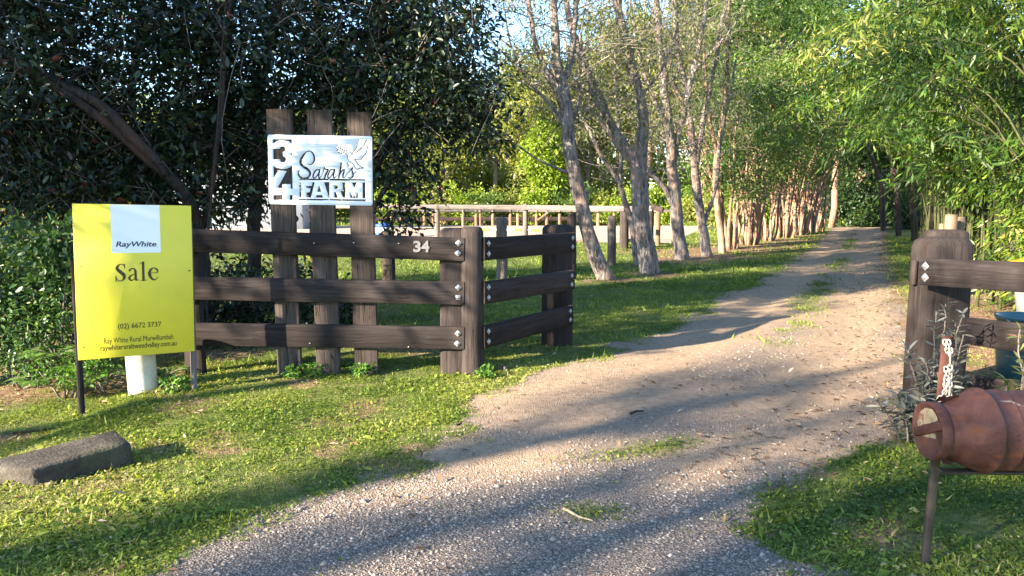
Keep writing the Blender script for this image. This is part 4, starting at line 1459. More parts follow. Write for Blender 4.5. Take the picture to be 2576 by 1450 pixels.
def px_path(pts, Y):
    """trunk line: (px, py) or (px, py, dY)"""
    return np.array([tuple(P(p[0], p[1], Y + (p[2] if len(p) > 2 else 0))) for p in pts])


def ground_start(path, down=0.15):
    return np.vstack([path[0] + np.array([0, 0, -down]), path])


# --- dark glossy trees on the left, behind the fence
LTREES = [
    dict(Y=8.7, base=(520, 800), trunks=[([(520, 800), (505, 600), (470, 500, -.2), (400, 425, -.4), (262, 305, -.6), (100, 195, -.7), (-90, 120, -.7)], [7, 6, 5.5, 5, 4.5, 4, 3]), ([(420, 440, -.4), (330, 340, -.55), (244, 258, -.65), (37, 150, -.7), (-60, 40, -.7)], [4.5, 4.5, 4, 3.5, 3]), ([(505, 600), (540, 430), (560, 250), (570, 60), (600, -150)], [3, 2.6, 2.2, 2, 1.6])],
         crowns=[((215, 120), (1.35, 0.9, 1.25), 60), ((330, 330), (0.9, 0.7, 0.8), 26), ((450, 60), (1.0, 0.8, 0.9), 34), ((420, 480), (0.8, 0.5, 0.5), 20), ((230, 480), (0.8, 0.5, 0.45), 22), ((60, 400), (0.75, 0.7, 0.7), 26)],
         label='dark glossy tree with a thick limb leaning left above the yellow board'),
    dict(Y=9.6, base=(645, 780), trunks=[([(645, 800), (640, 560), (655, 420), (645, 250), (690, 80), (720, -150)], [7, 6.5, 6, 6, 5, 4]), ([(650, 420), (590, 300), (560, 120), (540, -100)], [4, 3.5, 3, 2.5]), ([(648, 300), (760, 190), (900, 90), (1040, 60)], [4, 4, 3, 2])],
         crowns=[((640, 60), (1.4, 1.0, 1.2), 60), ((610, 300), (1.0, 0.7, 0.75), 34), ((500, 330), (0.8, 0.6, 0.7), 20), ((660, 500), (0.6, 0.5, 0.35), 8), ((810, 170), (0.9, 0.8, 0.75), 26), ((560, 420), (0.7, 0.6, 0.5), 10)],
         label='dark evergreen tree behind the tall sleepers, trunk beside the white sign'),
    dict(Y=9.3, base=(925, 790), trunks=[([(925, 800), (915, 600), (935, 450), (985, 350), (1060, 312), (1150, 318), (1230, 340)], [7, 6, 6, 5.5, 4, 2.5, 1]), ([(930, 450), (890, 300), (930, 130), (1000, -60)], [5, 5, 4.5, 4]), ([(905, 260), (1020, 170), (1120, 100), (1200, 20)], [4, 3.5, 2.5, 1.5]), ([(985, 350), (1000, 470), (1010, 545), (1048, 578), (1092, 574)], [1.6, 1.3, 1.1, 0.8, 0.5]), ([(920, 560), (985, 450), (1040, 420)], [3, 2.2, 1])],
         crowns=[((1030, 40), (1.05, 0.9, 1.1), 64), ((1140, 230), (0.55, 0.5, 0.45), 15), ((1060, 300), (0.6, 0.5, 0.4), 16), ((1210, 330), (0.36, 0.3, 0.2), 5), ((1010, 420), (0.4, 0.4, 0.5), 12), ((900, 200), (0.9, 0.7, 0.7), 26), ((1000, 520), (0.25, 0.3, 0.3), 5)],
         label='dark evergreen tree reaching right over the fence with drooping twigs'),
    dict(Y=8.0, base=(-120, 850), trunks=[([(-120, 860), (-110, 600), (-60, 350), (-20, 100), (40, -150)], [8, 7, 6, 5, 4]), ([(-80, 430), (20, 330), (110, 250)], [4, 3, 1.5])],
         crowns=[((0, 60), (1.1, 0.9, 1.1), 44), ((20, 330), (0.7, 0.6, 0.6), 22), ((120, 470), (0.65, 0.5, 0.45), 18)],
         label='dark leafy tree at the left edge of the picture'),
    dict(Y=12.0, base=(330, 760), trunks=[([(330, 760), (340, 500), (330, 250), (360, 0), (350, -300)], [6, 6, 5, 5, 4])],
         crowns=[((330, -20), (2.3, 1.1, 1.6), 44), ((380, 400), (1.4, 0.8, 0.7), 22), ((120, 200), (1.3, 0.9, 1.1), 28)],
         label='dark evergreen tree further back behind the leaning limb'),
    dict(Y=12.8, base=(800, 740), trunks=[([(800, 740), (790, 500), (810, 250), (800, 0), (820, -300)], [6, 6, 5, 5, 4])],
         crowns=[((830, -30), (2.4, 1.1, 1.7), 46), ((760, 330), (1.2, 0.8, 0.8), 26), ((560, 300), (1.3, 0.8, 1.0), 26), ((500, 480), (0.9, 0.8, 0.5), 10), ((1080, 80), (1.0, 0.9, 1.2), 30)],
         label='dark evergreen tree further back between sleepers and paperbarks'),
]
for i, d in enumerate(LTREES):
    rg = np.random.default_rng(100 + i)
    Yt = d['Y']
    b = P(*d['base'], Yt)
    root = tree('evergreen_tree', (b.x, Yt, gz(b.x, Yt)), d['label'], 'tree')
    tg, cg, wg = Geo(), Geo(), Geo()
    nodes = []
    for k, (pts, r) in enumerate(d['trunks']):
        p = px_path(pts, Yt)
        if k == 0:
            p[0, 2] = -0.15
        p, rr_ = resample(p, np.array(r) / 100.0, 0.12, 0.012, rg)
        tube(tg, p, rr_ * 1.25, 10 if rr_[0] > 0.04 else 6, rough=0.06, rng=rg)
        nodes += list(p[len(p) // 3:])
    nodes = np.array(nodes)
    for (c, r, n_) in d['crowns']:
        cc = P(*c, Yt)
        cs = clump_centres(cc, r, int(n_ * 1.45), rg, 0.15)
        for q_ in cs[::2]:
            dd = np.linalg.norm(nodes - q_, axis=1)
            limb(tg, nodes[np.argmin(dd)], q_, 0.014, 0.004, rg, n=5)
        for q_ in cs[::3] if Yt < 11 else []:
            for s_ in range(2):
                limb(wg, q_ + rg.normal(0, 0.08, 3), q_ + rg.normal(0, 0.42, 3) - np.array([0, 0.15, 0]), 0.006, 0.002, rg, n=4, step=0.12)
        leafy(cg, cs, 62 if Yt < 11 else 55, 0.36 if Yt < 11 else 0.5, 0.085 if Yt < 11 else 0.115, 0.46, 'oval', rg, 0.3, np.clip(rg.normal(0.45, 0.3, len(cs)), 0, 1.15), var=0.3)  # clump tints spread so some leaf clusters look sunlit by colour
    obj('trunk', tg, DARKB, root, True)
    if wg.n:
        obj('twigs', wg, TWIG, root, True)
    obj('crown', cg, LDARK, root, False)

# thin pale saplings in front of the dark trees
for (pts, r, Yt, lab) in (([(517, 830), (522, 600), (540, 420), (552, 250), (560, 90), (575, -40)], 0.013, 8.0, 'thin pale sapling rising between the yellow board and sleepers'),
                          ([(22, 880), (10, 780), (0, 720), (-8, 650)], 0.022, 6.9, 'short leaning stem with broad leaves at the left edge')):
    rg = np.random.default_rng(int(Yt * 100))
    p = px_path(pts, Yt); p[0, 2] = -0.1
    root = tree('sapling', (p[0][0], Yt, 0), lab, 'sapling')
    tg, cg = Geo(), Geo()
    p, rr_ = resample(p, np.linspace(r, r * 0.5, len(pts)), 0.1, 0.006, rg)
    tube(tg, p, rr_, 7, rough=0.05, rng=rg)
    cs = p[len(p) // 2::4] + rg.normal(0, 0.12, (len(p[len(p) // 2::4]), 3))
    leafy(cg, cs, 16 if Yt > 7 else 7, 0.22, 0.1 if Yt > 7 else 0.16, 0.5, 'oval', rg, 0.5)
    obj('stem', tg, DARKB if Yt > 7 else TWIG, root, True)
    obj('leaves', cg, LDARK if Yt > 7 else LSHRUB, root)


def shrub(name, c, r, n_, per, spread, size, mat, label, cat='shrub', aspect=0.5, shape='oval', seed=0, droop=0.1, stems=5, stemmat=None, group=None, tm=None):
    rg = np.random.default_rng(seed)
    c = np.asarray(c, float)
    zb = gz(c[0], c[1])
    root = tree(name, (c[0], c[1], zb), label, cat, group)
    cs = clump_centres(c, r, n_, rg, 0.2)
    cs[:, 2] = np.maximum(cs[:, 2], zb + 0.05)
    cg, tg = Geo(), Geo()
    for k in range(stems):
        q_ = cs[rg.integers(len(cs))]
        limb(tg, (c[0] + rg.normal(0, r[0] * .15), c[1] + rg.normal(0, r[1] * .15), zb - 0.05), q_, 0.012 * max(1, r[2]), 0.004, rg, n=5)
    leafy(cg, cs, per, spread, size, aspect, shape, rg, droop, tm)
    obj('stem', tg, stemmat or TWIG, root, True)
    obj('leaves', cg, mat, root)
    return root


shrub('shrub', P(60, 690, 7.2), (0.6, 0.5, 0.55), 50, 66, 0.22, 0.065, LSHRUB, 'sunlit glossy shrub left of the yellow board, upper mass', seed=1)
shrub('shrub', P(150, 660, 6.9), (0.32, 0.3, 0.5), 28, 50, 0.2, 0.07, LSHRUB, 'sunlit leafy shrub touching the left edge of the yellow board', seed=2)
shrub('shrub', P(70, 815, 6.9), (0.6, 0.4, 0.28), 44, 60, 0.2, 0.055, LSHRUB, 'low leafy shrub on the bank at the foot of the bushes', seed=3)
shrub('shrub', P(-80, 780, 7.4), (0.5, 0.5, 0.5), 20, 46, 0.25, 0.08, LSHRUB, 'leafy shrub cut by the left edge of the picture', seed=4)
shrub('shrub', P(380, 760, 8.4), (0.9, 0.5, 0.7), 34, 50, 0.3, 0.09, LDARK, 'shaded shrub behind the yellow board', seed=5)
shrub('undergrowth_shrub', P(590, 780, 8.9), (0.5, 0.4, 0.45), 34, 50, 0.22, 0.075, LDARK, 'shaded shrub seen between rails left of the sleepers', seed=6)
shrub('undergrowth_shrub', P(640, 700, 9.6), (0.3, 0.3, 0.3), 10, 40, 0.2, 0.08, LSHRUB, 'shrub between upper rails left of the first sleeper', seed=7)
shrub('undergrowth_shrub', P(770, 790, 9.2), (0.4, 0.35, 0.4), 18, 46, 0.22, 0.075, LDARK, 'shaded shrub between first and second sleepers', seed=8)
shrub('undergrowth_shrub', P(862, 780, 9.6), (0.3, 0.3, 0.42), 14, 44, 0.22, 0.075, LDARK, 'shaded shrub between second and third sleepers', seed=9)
shrub('undergrowth_shrub', P(560, 900, 8.1), (0.5, 0.3, 0.14), 16, 36, 0.16, 0.05, LDARK, 'low dark ground plant under the bottom rail', seed=10)


def fern(base, n_fronds, L, mat, label, seed, name='fern'):
    rg = np.random.default_rng(seed)
    root = tree(name, base, label, 'fern')
    g, tg = Geo(), Geo()
    for k in range(n_fronds):
        a_ = rg.uniform(0, 2 * math.pi)
        ln = L * rg.uniform(0.7, 1.1)
        t = np.linspace(0, 1, 14)
        out = np.stack([np.cos(a_) * t * ln * 0.85, np.sin(a_) * t * ln * 0.85, ln * (0.85 * t - 0.75 * t * t)], 1) + np.array(base)
        tube(tg, out, np.linspace(0.004, 0.0012, 14), 4)
        side = np.array([-math.sin(a_), math.cos(a_), 0])
        d = unit(np.gradient(out, axis=0))
        for s_ in (-1, 1):
            wv = np.sin(np.clip(t * 1.05, 0, 1) * math.pi) ** 0.7
            C = out[1:]
            D = side * s_ + d[1:] * 0.45 + np.array([0, 0, -0.12])
            leaves(g, C, D, np.maximum(0.02, wv[1:] * ln * 0.3), 0.26, 'diamond', 0.1, rg, rg.uniform(0.2, 1, 13), up=3)
    obj('stem', tg, TWIG, root, True)
    obj('fronds', g, mat, root)


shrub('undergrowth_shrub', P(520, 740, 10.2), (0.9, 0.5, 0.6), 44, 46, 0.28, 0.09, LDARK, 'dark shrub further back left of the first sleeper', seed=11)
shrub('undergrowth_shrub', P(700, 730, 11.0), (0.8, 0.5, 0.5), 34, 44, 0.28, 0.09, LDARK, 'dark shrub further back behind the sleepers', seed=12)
shrub('ground_plant', P(20, 905, 6.6), (0.5, 0.3, 0.12), 22, 34, 0.14, 0.05, LSHRUB, 'low leafy ground plants at the left edge below the bushes', seed=13)
shrub('ground_plant', P(170, 945, 6.35), (0.4, 0.25, 0.1), 18, 30, 0.12, 0.045, LFERN, 'bright low plants at the foot of the bank left of the left stake', seed=14)
fern(P(140, 905, 6.5) * 1.0, 12, 0.42, LFERN, 'bright green fern at the left stake of the yellow board', 21)
fern(Vector((P(95, 950, 6.3).x, 6.3, 0.02)), 10, 0.34, LFERN, 'low bright fern on the bank left of the fern beside the stake', 22)
fern(Vector((P(420, 940, 6.6).x, 6.62, 0.03)), 7, 0.3, LFERN, 'small fern with pointed fronds right of the cream pipe', 23)
fern(Vector((P(250, 950, 6.4).x, 6.45, 0.03)), 9, 0.3, LFERN, 'fern behind the cream pipe under the yellow board', 24)
for (px, py, sc, lab, sd_) in ((262, 960, 0.2, 'leafy weeds left of the cream pipe', 31), (395, 965, 0.14, 'leafy weed at the right foot of the cream pipe', 32), (735, 950, 0.09, 'small weed at the foot of the first sleeper', 33),
                               (790, 948, 0.1, 'grass-like weed between the first and second sleepers', 34), (915, 948, 0.1, 'yellow-green weed at the foot of the third sleeper', 35), (445, 985, 0.1, 'creeping weed beside the right stake of the board', 36), (1220, 955, 0.08, 'pale round-leaved weed at the foot of the corner post', 37)):
    b = G(px, py)
    shrub('weed', (b.x, b.y, sc * 0.5), (sc, sc * .7, sc * .55), 9, 14, 0.06, 0.045, LFERN, lab, 'weed', 0.5, 'oval', sd_, 0.0, 3)

# --- paperbark row along the drive
PB = [
    dict(Y=15.0, base=(1527, 706), mat=PAPER, label='leaning paperbark tree with grey flaky trunk, nearest of the row', n=46,
         limbs=[([(1530, 716), (1520, 690), (1497, 640), (1475, 565), (1452, 475), (1437, 400), (1425, 290), (1404, 180), (1397, 90), (1390, 0), (1383, -150)], [31, 25, 22, 20.5, 20, 19, 18.5, 15, 12, 11, 8]),
                ([(1421, 265), (1385, 195), (1350, 115), (1332, 20), (1310, -120)], [11, 9, 8, 7, 5]), ([(1420, 220), (1440, 120), (1449, 0), (1460, -130)], [10, 9, 8, 6]),
                ([(1447, 442), (1400, 425), (1345, 397), (1292, 362), (1240, 345), (1190, 352)], [6, 4.5, 3.5, 2.5, 1.5, .8]), ([(1428, 330), (1385, 262), (1335, 215), (1312, 180), (1240, 108), (1180, 60)], [6, 5, 4, 3.5, 2.5, 1.2]),
                ([(1436, 300), (1462, 250), (1452, 140), (1470, 40), (1490, -60)], [5, 4, 3, 2.5, 2]), ([(1330, 215), (1290, 120), (1270, 30), (1240, -60)], [3, 2.5, 2, 1.5])]),
    dict(Y=16.4, base=(1638, 690), mat=PAPER, label='stout forked paperbark with a pinkish limb leaning left', n=46,
         limbs=[([(1640, 702), (1638, 690), (1622, 610), (1610, 510), (1606, 425), (1618, 330), (1612, 262), (1592, 182), (1570, 92), (1555, 20), (1545, -130)], [40, 32, 26, 24, 24, 17, 16, 15, 13, 11, 8]),
                ([(1608, 430), (1572, 372), (1530, 310), (1500, 235), (1478, 180), (1455, 118), (1430, 40), (1410, -80)], [20, 19, 18, 16, 14, 12, 9, 6]),
                ([(1536, 320), (1500, 262), (1440, 215)], [6, 5, 3]), ([(1605, 250), (1660, 180), (1700, 80), (1720, -40)], [5, 4.5, 4, 3])]),
    dict(Y=18.0, base=(1600, 655), mat=PAPER, label='slender paperbark leaning left beside the stout forked one', n=18,
         limbs=[([(1604, 662), (1592, 590), (1575, 520), (1552, 450), (1515, 390), (1485, 330), (1450, 260)], [10, 9, 8, 7, 6, 5, 3]), ([(1562, 480), (1560, 380), (1552, 260), (1548, 120), (1560, 0), (1570, -80)], [6, 5.5, 5, 4.5, 4, 3])]),
    dict(Y=20.0, base=(1718, 655), mat=PAPER, label='third stout paperbark with pale grey trunk beside the drive', n=46,
         limbs=[([(1720, 664), (1717, 650), (1708, 580), (1698, 500), (1690, 420), (1684, 330), (1670, 220), (1658, 100), (1648, -60)], [27, 21, 18, 16, 15, 13, 12, 10, 7]), ([(1702, 530), (1665, 465), (1628, 425), (1600, 380)], [10, 8, 6, 4]),
                ([(1690, 420), (1714, 310), (1742, 185), (1768, 70), (1790, -60)], [9, 8, 8, 7, 5]), ([(1684, 330), (1640, 240), (1610, 150), (1590, 40), (1585, -60)], [7, 6, 5, 4, 3]), ([(1742, 185), (1790, 130), (1850, 60), (1880, -20)], [5, 4, 3, 2])]),
    dict(Y=21.2, base=(1779, 645), mat=PAPER, label='slim paperbark with split pale stems before the green row', n=40,
         limbs=[([(1781, 652), (1776, 635), (1764, 560), (1752, 460), (1745, 380), (1733, 300), (1718, 200), (1702, 100), (1692, -50)], [20, 15, 13, 12, 11, 10, 9, 8, 6]), ([(1750, 430), (1768, 310), (1790, 205), (1812, 90), (1835, -40)], [8, 8, 7, 6, 5]),
                ([(1765, 580), (1800, 470), (1812, 360), (1830, 260), (1850, 150)], [6, 5, 4.5, 4, 3]), ([(1733, 300), (1700, 220), (1672, 120), (1640, 20)], [5, 4, 3.5, 3])]),
    dict(Y=22.5, base=(1815, 632), mat=PINKB, label='thin pale paperbark in the gap before the first multi-stemmed tree', n=20,
         limbs=[([(1818, 640), (1812, 560), (1800, 460), (1808, 360), (1826, 250), (1830, 120), (1835, -20)], [11, 10, 9, 8, 7, 6, 4]), ([(1806, 400), (1780, 280), (1775, 180), (1765, 60)], [5, 5, 4, 3])]),
]
for i, d in enumerate(PB):
    rg = np.random.default_rng(300 + i)
    Yt = d['Y']
    b = G(*d['base'])
    root = tree('paperbark_tree', (b.x, Yt, gz(b.x, Yt)), d['label'])
    tg, wg, cg = Geo(), Geo(), Geo()
    nodes = []
    for k, (pts, r) in enumerate(d['limbs']):
        dy = np.linspace(0, rg.uniform(-0.6, 0.6), len(pts)) * (k > 0)
        p = px_path([(x, y, e) for (x, y), e in zip(pts, dy)], Yt)
        if k == 0:
            p[0, 2] = -0.12
        rr_ = np.array(r) / F_PX * Yt * (0.82 if k else 0.86)
        p, rr_ = resample(p, rr_, 0.16, 0.02, rg)
        tube(tg, p, rr_, 12 if rr_[0] > 0.06 else 7, rough=0.10, rng=rg)
        nodes += [(q_, r_) for q_, r_ in zip(p, rr_) if q_[2] > 1.8]
    N_ = np.array([q_ for q_, _ in nodes])
    # wispy bare twigs and hanging leaves
    ends = []
    for k in range(int(d['n'] * 2.2)):
        a_ = N_[rg.integers(len(N_))]
        if a_[2] < 2.6 and rg.uniform() < 0.6:
            continue
        L = rg.uniform(0.5, 1.9)
        dr = unit(np.array([rg.normal(0, 1), rg.normal(0, 0.7), rg.uniform(0.1, 1.2)]))
        e = a_ + dr * L
        limb(wg, a_, e, rg.uniform(0.008, 0.018), 0.004, rg, n=4, step=0.25)
        ends.append(e)
        for s_ in range(2):
            e2 = e + rg.normal(0, 0.4, 3) + np.array([0, 0, -0.12])
            m_ = a_ + (e - a_) * rg.uniform(0.4, 0.95)
            limb(wg, m_, e2, 0.006, 0.003, rg, n=3, step=0.3)
            ends.append(e2)
    ends = np.array(ends)
    ends = ends[ends[:, 2] > 2.8]
    leafy(cg, ends[rg.uniform(0, 1, len(ends)) < 0.75], 26, 0.34, 0.12, 0.2, 'diamond', rg, 0.9)
    obj('trunk', tg, d['mat'], root, True)
    obj('twigs', wg, PALETW, root, True)
    obj('crown', cg, LOLIVE, root)

# --- multi-stemmed row forming the left wall of the green tunnel
ROW = [((1838, 627), 25.0, 6, 5.6, 1.7), ((1885, 617), 27.0, 7, 6.2, 1.8), ((1930, 607), 29.0, 6, 6.6, 1.9), ((1975, 599), 31.0, 8, 7.0, 1.9), ((2005, 592), 33.0, 9, 7.2, 1.9), ((2030, 588), 34.5, 9, 7.0, 1.9), ((2052, 584), 36.5, 8, 7.0, 1.9)]
rlab = ['first multi-stemmed tree of the green row, just past the paperbarks', 'second multi-stemmed tree of the green row, pale lit stems', 'multi-stemmed tree over a dark gap in the green row', 'fanning multi-stemmed tree lit pinkish at its base', 'dense clump of lit stems, second from the end of the row', 'leaning lit stems near the far end of the green row', 'last multi-stemmed tree of the row beside the dark end of the drive']
for i, ((px, py), Yt, ns, ht, wd) in enumerate(ROW):
    rg = np.random.default_rng(400 + i)
    b = G(px, py)
    b = Vector((b.x, b.y, gz(b.x, b.y)))
    root = tree('multi_stemmed_tree', b, rlab[i], 'tree', 'multi-stemmed trees lining the left of the drive')
    tg, cg = Geo(), Geo()
    tips = []
    for k in range(ns * 2):
        a_ = rg.uniform(0, 2 * math.pi)
        sp_ = rg.uniform(0.2, 1.7)
        h = ht * rg.uniform(0.55, 0.95)
        o2 = np.array([math.cos(a_), math.sin(a_), 0])
        b0 = np.array(b) + o2 * rg.uniform(0.05, 0.35)
        pts = [b0 + (0, 0, -0.1), b0 + o2 * sp_ * 0.15 + (0, 0, h * 0.25), b0 + o2 * sp_ * 0.55 + (0, 0, h * 0.6), b0 + o2 * sp_ * wd * 0.8 + (0, 0, h)]
        p, r_ = resample(pts, [rg.uniform(0.03, 0.085), 0.045, 0.028, 0.01], 0.35, 0.07, rg)
        tube(tg, p, r_, 7, rough=0.1, rng=rg)
        tips += list(p[len(p) // 2:])
        for s_ in range(3):
            q_ = p[rg.integers(len(p) // 4, len(p))]
            limb(tg, q_, q_ + np.array([rg.normal(0, .6), rg.normal(0, .6), rg.uniform(0.2, 1.2)]), 0.02, 0.006, rg, n=4)
    cs = clump_centres((b.x, b.y, b.z + ht * 0.66), (wd, wd, ht * 0.42), 62, rg, 0.5)
    cs = cs[cs[:, 2] > b.z + 1.5]
    leafy(cg, cs, 120, 0.55, 0.13, 0.42, 'diamond', rg, 0.4)
    obj('trunk', tg, PINKB, root, True)
    obj('crown', cg, LROW, root)
# taller trees above the row and closing the end of the drive
def blob_tree(name, base, h, rx, rz, mat, label, seed, n=60, per=110, size=0.3, spread=0.9, trunk_r=0.2, bark=PINKB, cat='tree', group=None, low=0.25, hollow=0.4, aspect=0.55, shape='diamond', droop=0.3, lean=(0, 0)):
    rg = np.random.default_rng(seed)
    b = np.array((base[0], base[1], gz(base[0], base[1])))
    root = tree(name, tuple(b), label, cat, group)
    tg, cg = Geo(), Geo()
    top = b + np.array([lean[0], lean[1], h])
    p, r_ = resample([b + (0, 0, -0.3), b + (top - b) * 0.35 + rg.normal(0, 0.02 * h, 3), b + (top - b) * 0.7 + rg.normal(0, 0.02 * h, 3), top - (0, 0, 0.1 * h)], [trunk_r, trunk_r * .8, trunk_r * .55, trunk_r * .2], h / 14, 0.01 * h, rg)
    tube(tg, p, r_, 8, rough=0.08, rng=rg)
    c = b + np.array([lean[0] * .8, lean[1] * .8, h - rz])
    # several lobes rather than one ball
    lob = clump_centres(c, (rx * .6, rx * .6, rz * .7), 7, rg, 0.5)
    lob = np.vstack([lob, [c]])
    cs = []
    for L in lob:
        cs.append(clump_centres(L, np.array((rx, rx, rz * .8)) * rg.uniform(0.35, 0.6), max(3, n // 8), rg, hollow))
    cs = np.vstack(cs)
    cs = cs[cs[:, 2] > b[2] + h * low * 0.4]
    for q_ in cs[::3]:
        k = min(len(p) - 2, max(2, int(np.argmin(np.linalg.norm(p - q_ + np.array([0, 0, 0.25 * h * 0.3]), axis=1)))))
        limb(tg, p[k], q_, r_[k] * 0.45 + 0.01, 0.012, rg, n=5, step=h / 12)
    leafy(cg, cs, per, spread, size, aspect, shape, rg, droop)
    obj('trunk', tg, bark, root, True)
    obj('crown', cg, mat, root)
    return root


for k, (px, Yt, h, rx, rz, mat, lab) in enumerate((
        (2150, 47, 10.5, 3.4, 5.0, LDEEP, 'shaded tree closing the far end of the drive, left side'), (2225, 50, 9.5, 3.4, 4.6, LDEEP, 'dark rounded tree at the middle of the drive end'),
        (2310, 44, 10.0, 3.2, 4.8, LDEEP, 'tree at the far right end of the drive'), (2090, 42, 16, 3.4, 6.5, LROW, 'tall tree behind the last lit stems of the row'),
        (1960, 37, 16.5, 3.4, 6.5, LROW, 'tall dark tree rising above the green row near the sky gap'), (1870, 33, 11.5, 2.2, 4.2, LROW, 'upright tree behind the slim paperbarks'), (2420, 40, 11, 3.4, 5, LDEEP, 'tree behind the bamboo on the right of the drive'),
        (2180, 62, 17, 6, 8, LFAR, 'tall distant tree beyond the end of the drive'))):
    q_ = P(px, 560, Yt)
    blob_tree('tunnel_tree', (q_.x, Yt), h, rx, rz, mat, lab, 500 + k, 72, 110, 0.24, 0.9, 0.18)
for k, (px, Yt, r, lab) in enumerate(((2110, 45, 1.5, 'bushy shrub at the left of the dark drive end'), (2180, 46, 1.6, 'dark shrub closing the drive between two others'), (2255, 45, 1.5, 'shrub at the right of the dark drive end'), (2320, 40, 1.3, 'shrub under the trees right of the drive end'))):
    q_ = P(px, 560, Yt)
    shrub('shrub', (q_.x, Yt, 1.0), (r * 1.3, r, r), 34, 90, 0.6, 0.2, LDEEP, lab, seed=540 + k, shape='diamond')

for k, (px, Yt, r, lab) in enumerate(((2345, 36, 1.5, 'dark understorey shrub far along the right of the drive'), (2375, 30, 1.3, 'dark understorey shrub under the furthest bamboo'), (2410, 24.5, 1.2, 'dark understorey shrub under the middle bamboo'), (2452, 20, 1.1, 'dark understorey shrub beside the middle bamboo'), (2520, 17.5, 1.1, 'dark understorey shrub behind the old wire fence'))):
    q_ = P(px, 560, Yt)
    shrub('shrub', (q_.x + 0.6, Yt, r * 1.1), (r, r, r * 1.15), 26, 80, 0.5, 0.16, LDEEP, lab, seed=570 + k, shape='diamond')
for k, (px, pt, Yt, r, lab) in enumerate(((2222, 400, 38, 0.14, 'slim dark trunk at the far right of the drive'), (2262, 380, 33, 0.13, 'slim trunk in shade at the right of the drive'), (2300, 330, 29, 0.14, 'dark trunk leaning over the right of the drive'), (2352, 300, 23, 0.12, 'leaning bare trunk under the bamboo arch'))):
    rg = np.random.default_rng(585 + k)
    b = P(px, 575, Yt)
    root = tree('understorey_tree', (b.x, Yt, gz(b.x, Yt)), lab)
    tg, cg = Geo(), Geo()
    p, r_ = resample([(b.x, Yt, -0.2), (b.x - 0.1, Yt, 1.2), tuple(P(px - 12, (pt + 575) / 2 - 40, Yt)), tuple(P(px - 50, pt - 60, Yt))], [r, r * .85, r * .7, r * .4], 0.3, 0.03, rg)
    tube(tg, p, r_, 8, rough=0.08, rng=rg)
    cs = clump_centres(p[-1] + (0, 0, 1.0), (1.6, 1.3, 1.3), 22, rg, 0.2)
    for q_ in cs[::3]:
        limb(tg, p[-2], q_, 0.03, 0.008, rg, n=4)
    leafy(cg, cs, 80, 0.5, 0.15, 0.42, 'diamond', rg, 0.4)
    obj('trunk', tg, DARKB, root, True)
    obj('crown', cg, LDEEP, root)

# --- woodland beyond the arena
WOOD = [(930, 66, 12.0, 4.0, 5.5, LFAR), (1030, 72, 13.5, 4.4, 6, LOLIVE), (1120, 64, 11.0, 3.6, 5, LFAR), (1190, 74, 14.0, 4.4, 6, LOLIVE), (1262, 66, 13.5, 3.8, 5.5, LOLIVE), (1335, 62, 11.0, 3.2, 4.6, LFAR),
        (1415, 70, 14.2, 4.2, 6, LFAR), (1370, 60, 8.2, 2.0, 3.4, LLIME), (1480, 63, 12.0, 3.6, 5, LOLIVE), (1545, 72, 16, 4.4, 7, LFAR), (1610, 64, 14, 3.6, 6, LFAR), (1690, 70, 17, 4.4, 7, LOLIVE), (1760, 62, 15, 3.8, 6, LFAR), (1840, 66, 17, 4.4, 7, LFAR), (1920, 60, 16, 4.2, 7, LROW),
        (820, 70, 10, 4.2, 5, LFAR), (700, 66, 9, 4.0, 4.5, LFAR), (560, 70, 9, 4.2, 4.5, LFAR), (420, 64, 8.0, 4, 4, LFAR), (240, 66, 9, 4.5, 4.5, LFAR), (60, 62, 8.5, 4.5, 4.2, LFAR), (1500, 86, 19, 5, 8, LOLIVE), (1300, 88, 17.5, 5.5, 7, LOLIVE), (1090, 90, 17, 6, 7, LOLIVE)]
WD = {'woodland_leaf': 'yellow-green', 'olive_leaf': 'grey-olive', 'lime_leaf': 'bright lime', 'row_leaf': 'deep green'}
where = {930: 'left of the arena fence posts', 1030: 'behind the left near fence post of the arena', 1120: 'behind the tall fence rail left of the corner post', 1190: 'above the corner post of the dark fence', 1262: 'over the gnarled log post', 1335: 'left of the lime tree by the arena', 1415: 'just behind the bright lime tree', 1370: 'at the back of the arena left of the leaning paperbark',
         1480: 'right behind the leaning paperbark', 1545: 'between the two nearest paperbarks', 1610: 'behind the stout forked paperbark', 1690: 'behind the third paperbark', 1760: 'behind the slim split paperbark', 1840: 'behind the first multi-stemmed tree', 1920: 'behind the second multi-stemmed tree',
         820: 'seen through leaves between second and third sleepers', 700: 'seen through leaves over the white sign', 560: 'seen through leaves above the shed', 420: 'glimpsed right above the yellow board', 240: 'glimpsed left above the yellow board', 60: 'glimpsed near the left edge', 1500: 'tall against the sky behind the nearest paperbark', 1300: 'tall in the sky gap left of the paperbarks', 1090: 'tall and far behind the dark tree edge'}
for k, (px, Yt, h, rx, rz, mat) in enumerate(WOOD):
    q_ = P(px, 560, Yt)
    kf = 1.0 if mat is LLIME else (1.15 if px < 1530 and mat is LOLIVE else 1.36)
    blob_tree('woodland_tree', (q_.x, Yt), h * kf, rx * min(kf, 1.3), rz * kf, mat, '%s woodland tree %s' % (WD[mat.name], where[px]), 600 + k, 88, 110, 0.36 if mat is not LOLIVE else 0.34, 1.05, 0.24, PALETW if mat is LOLIVE else PINKB, group='trees of the wood beyond the arena', aspect=0.5 if mat is not LOLIVE else 0.3)
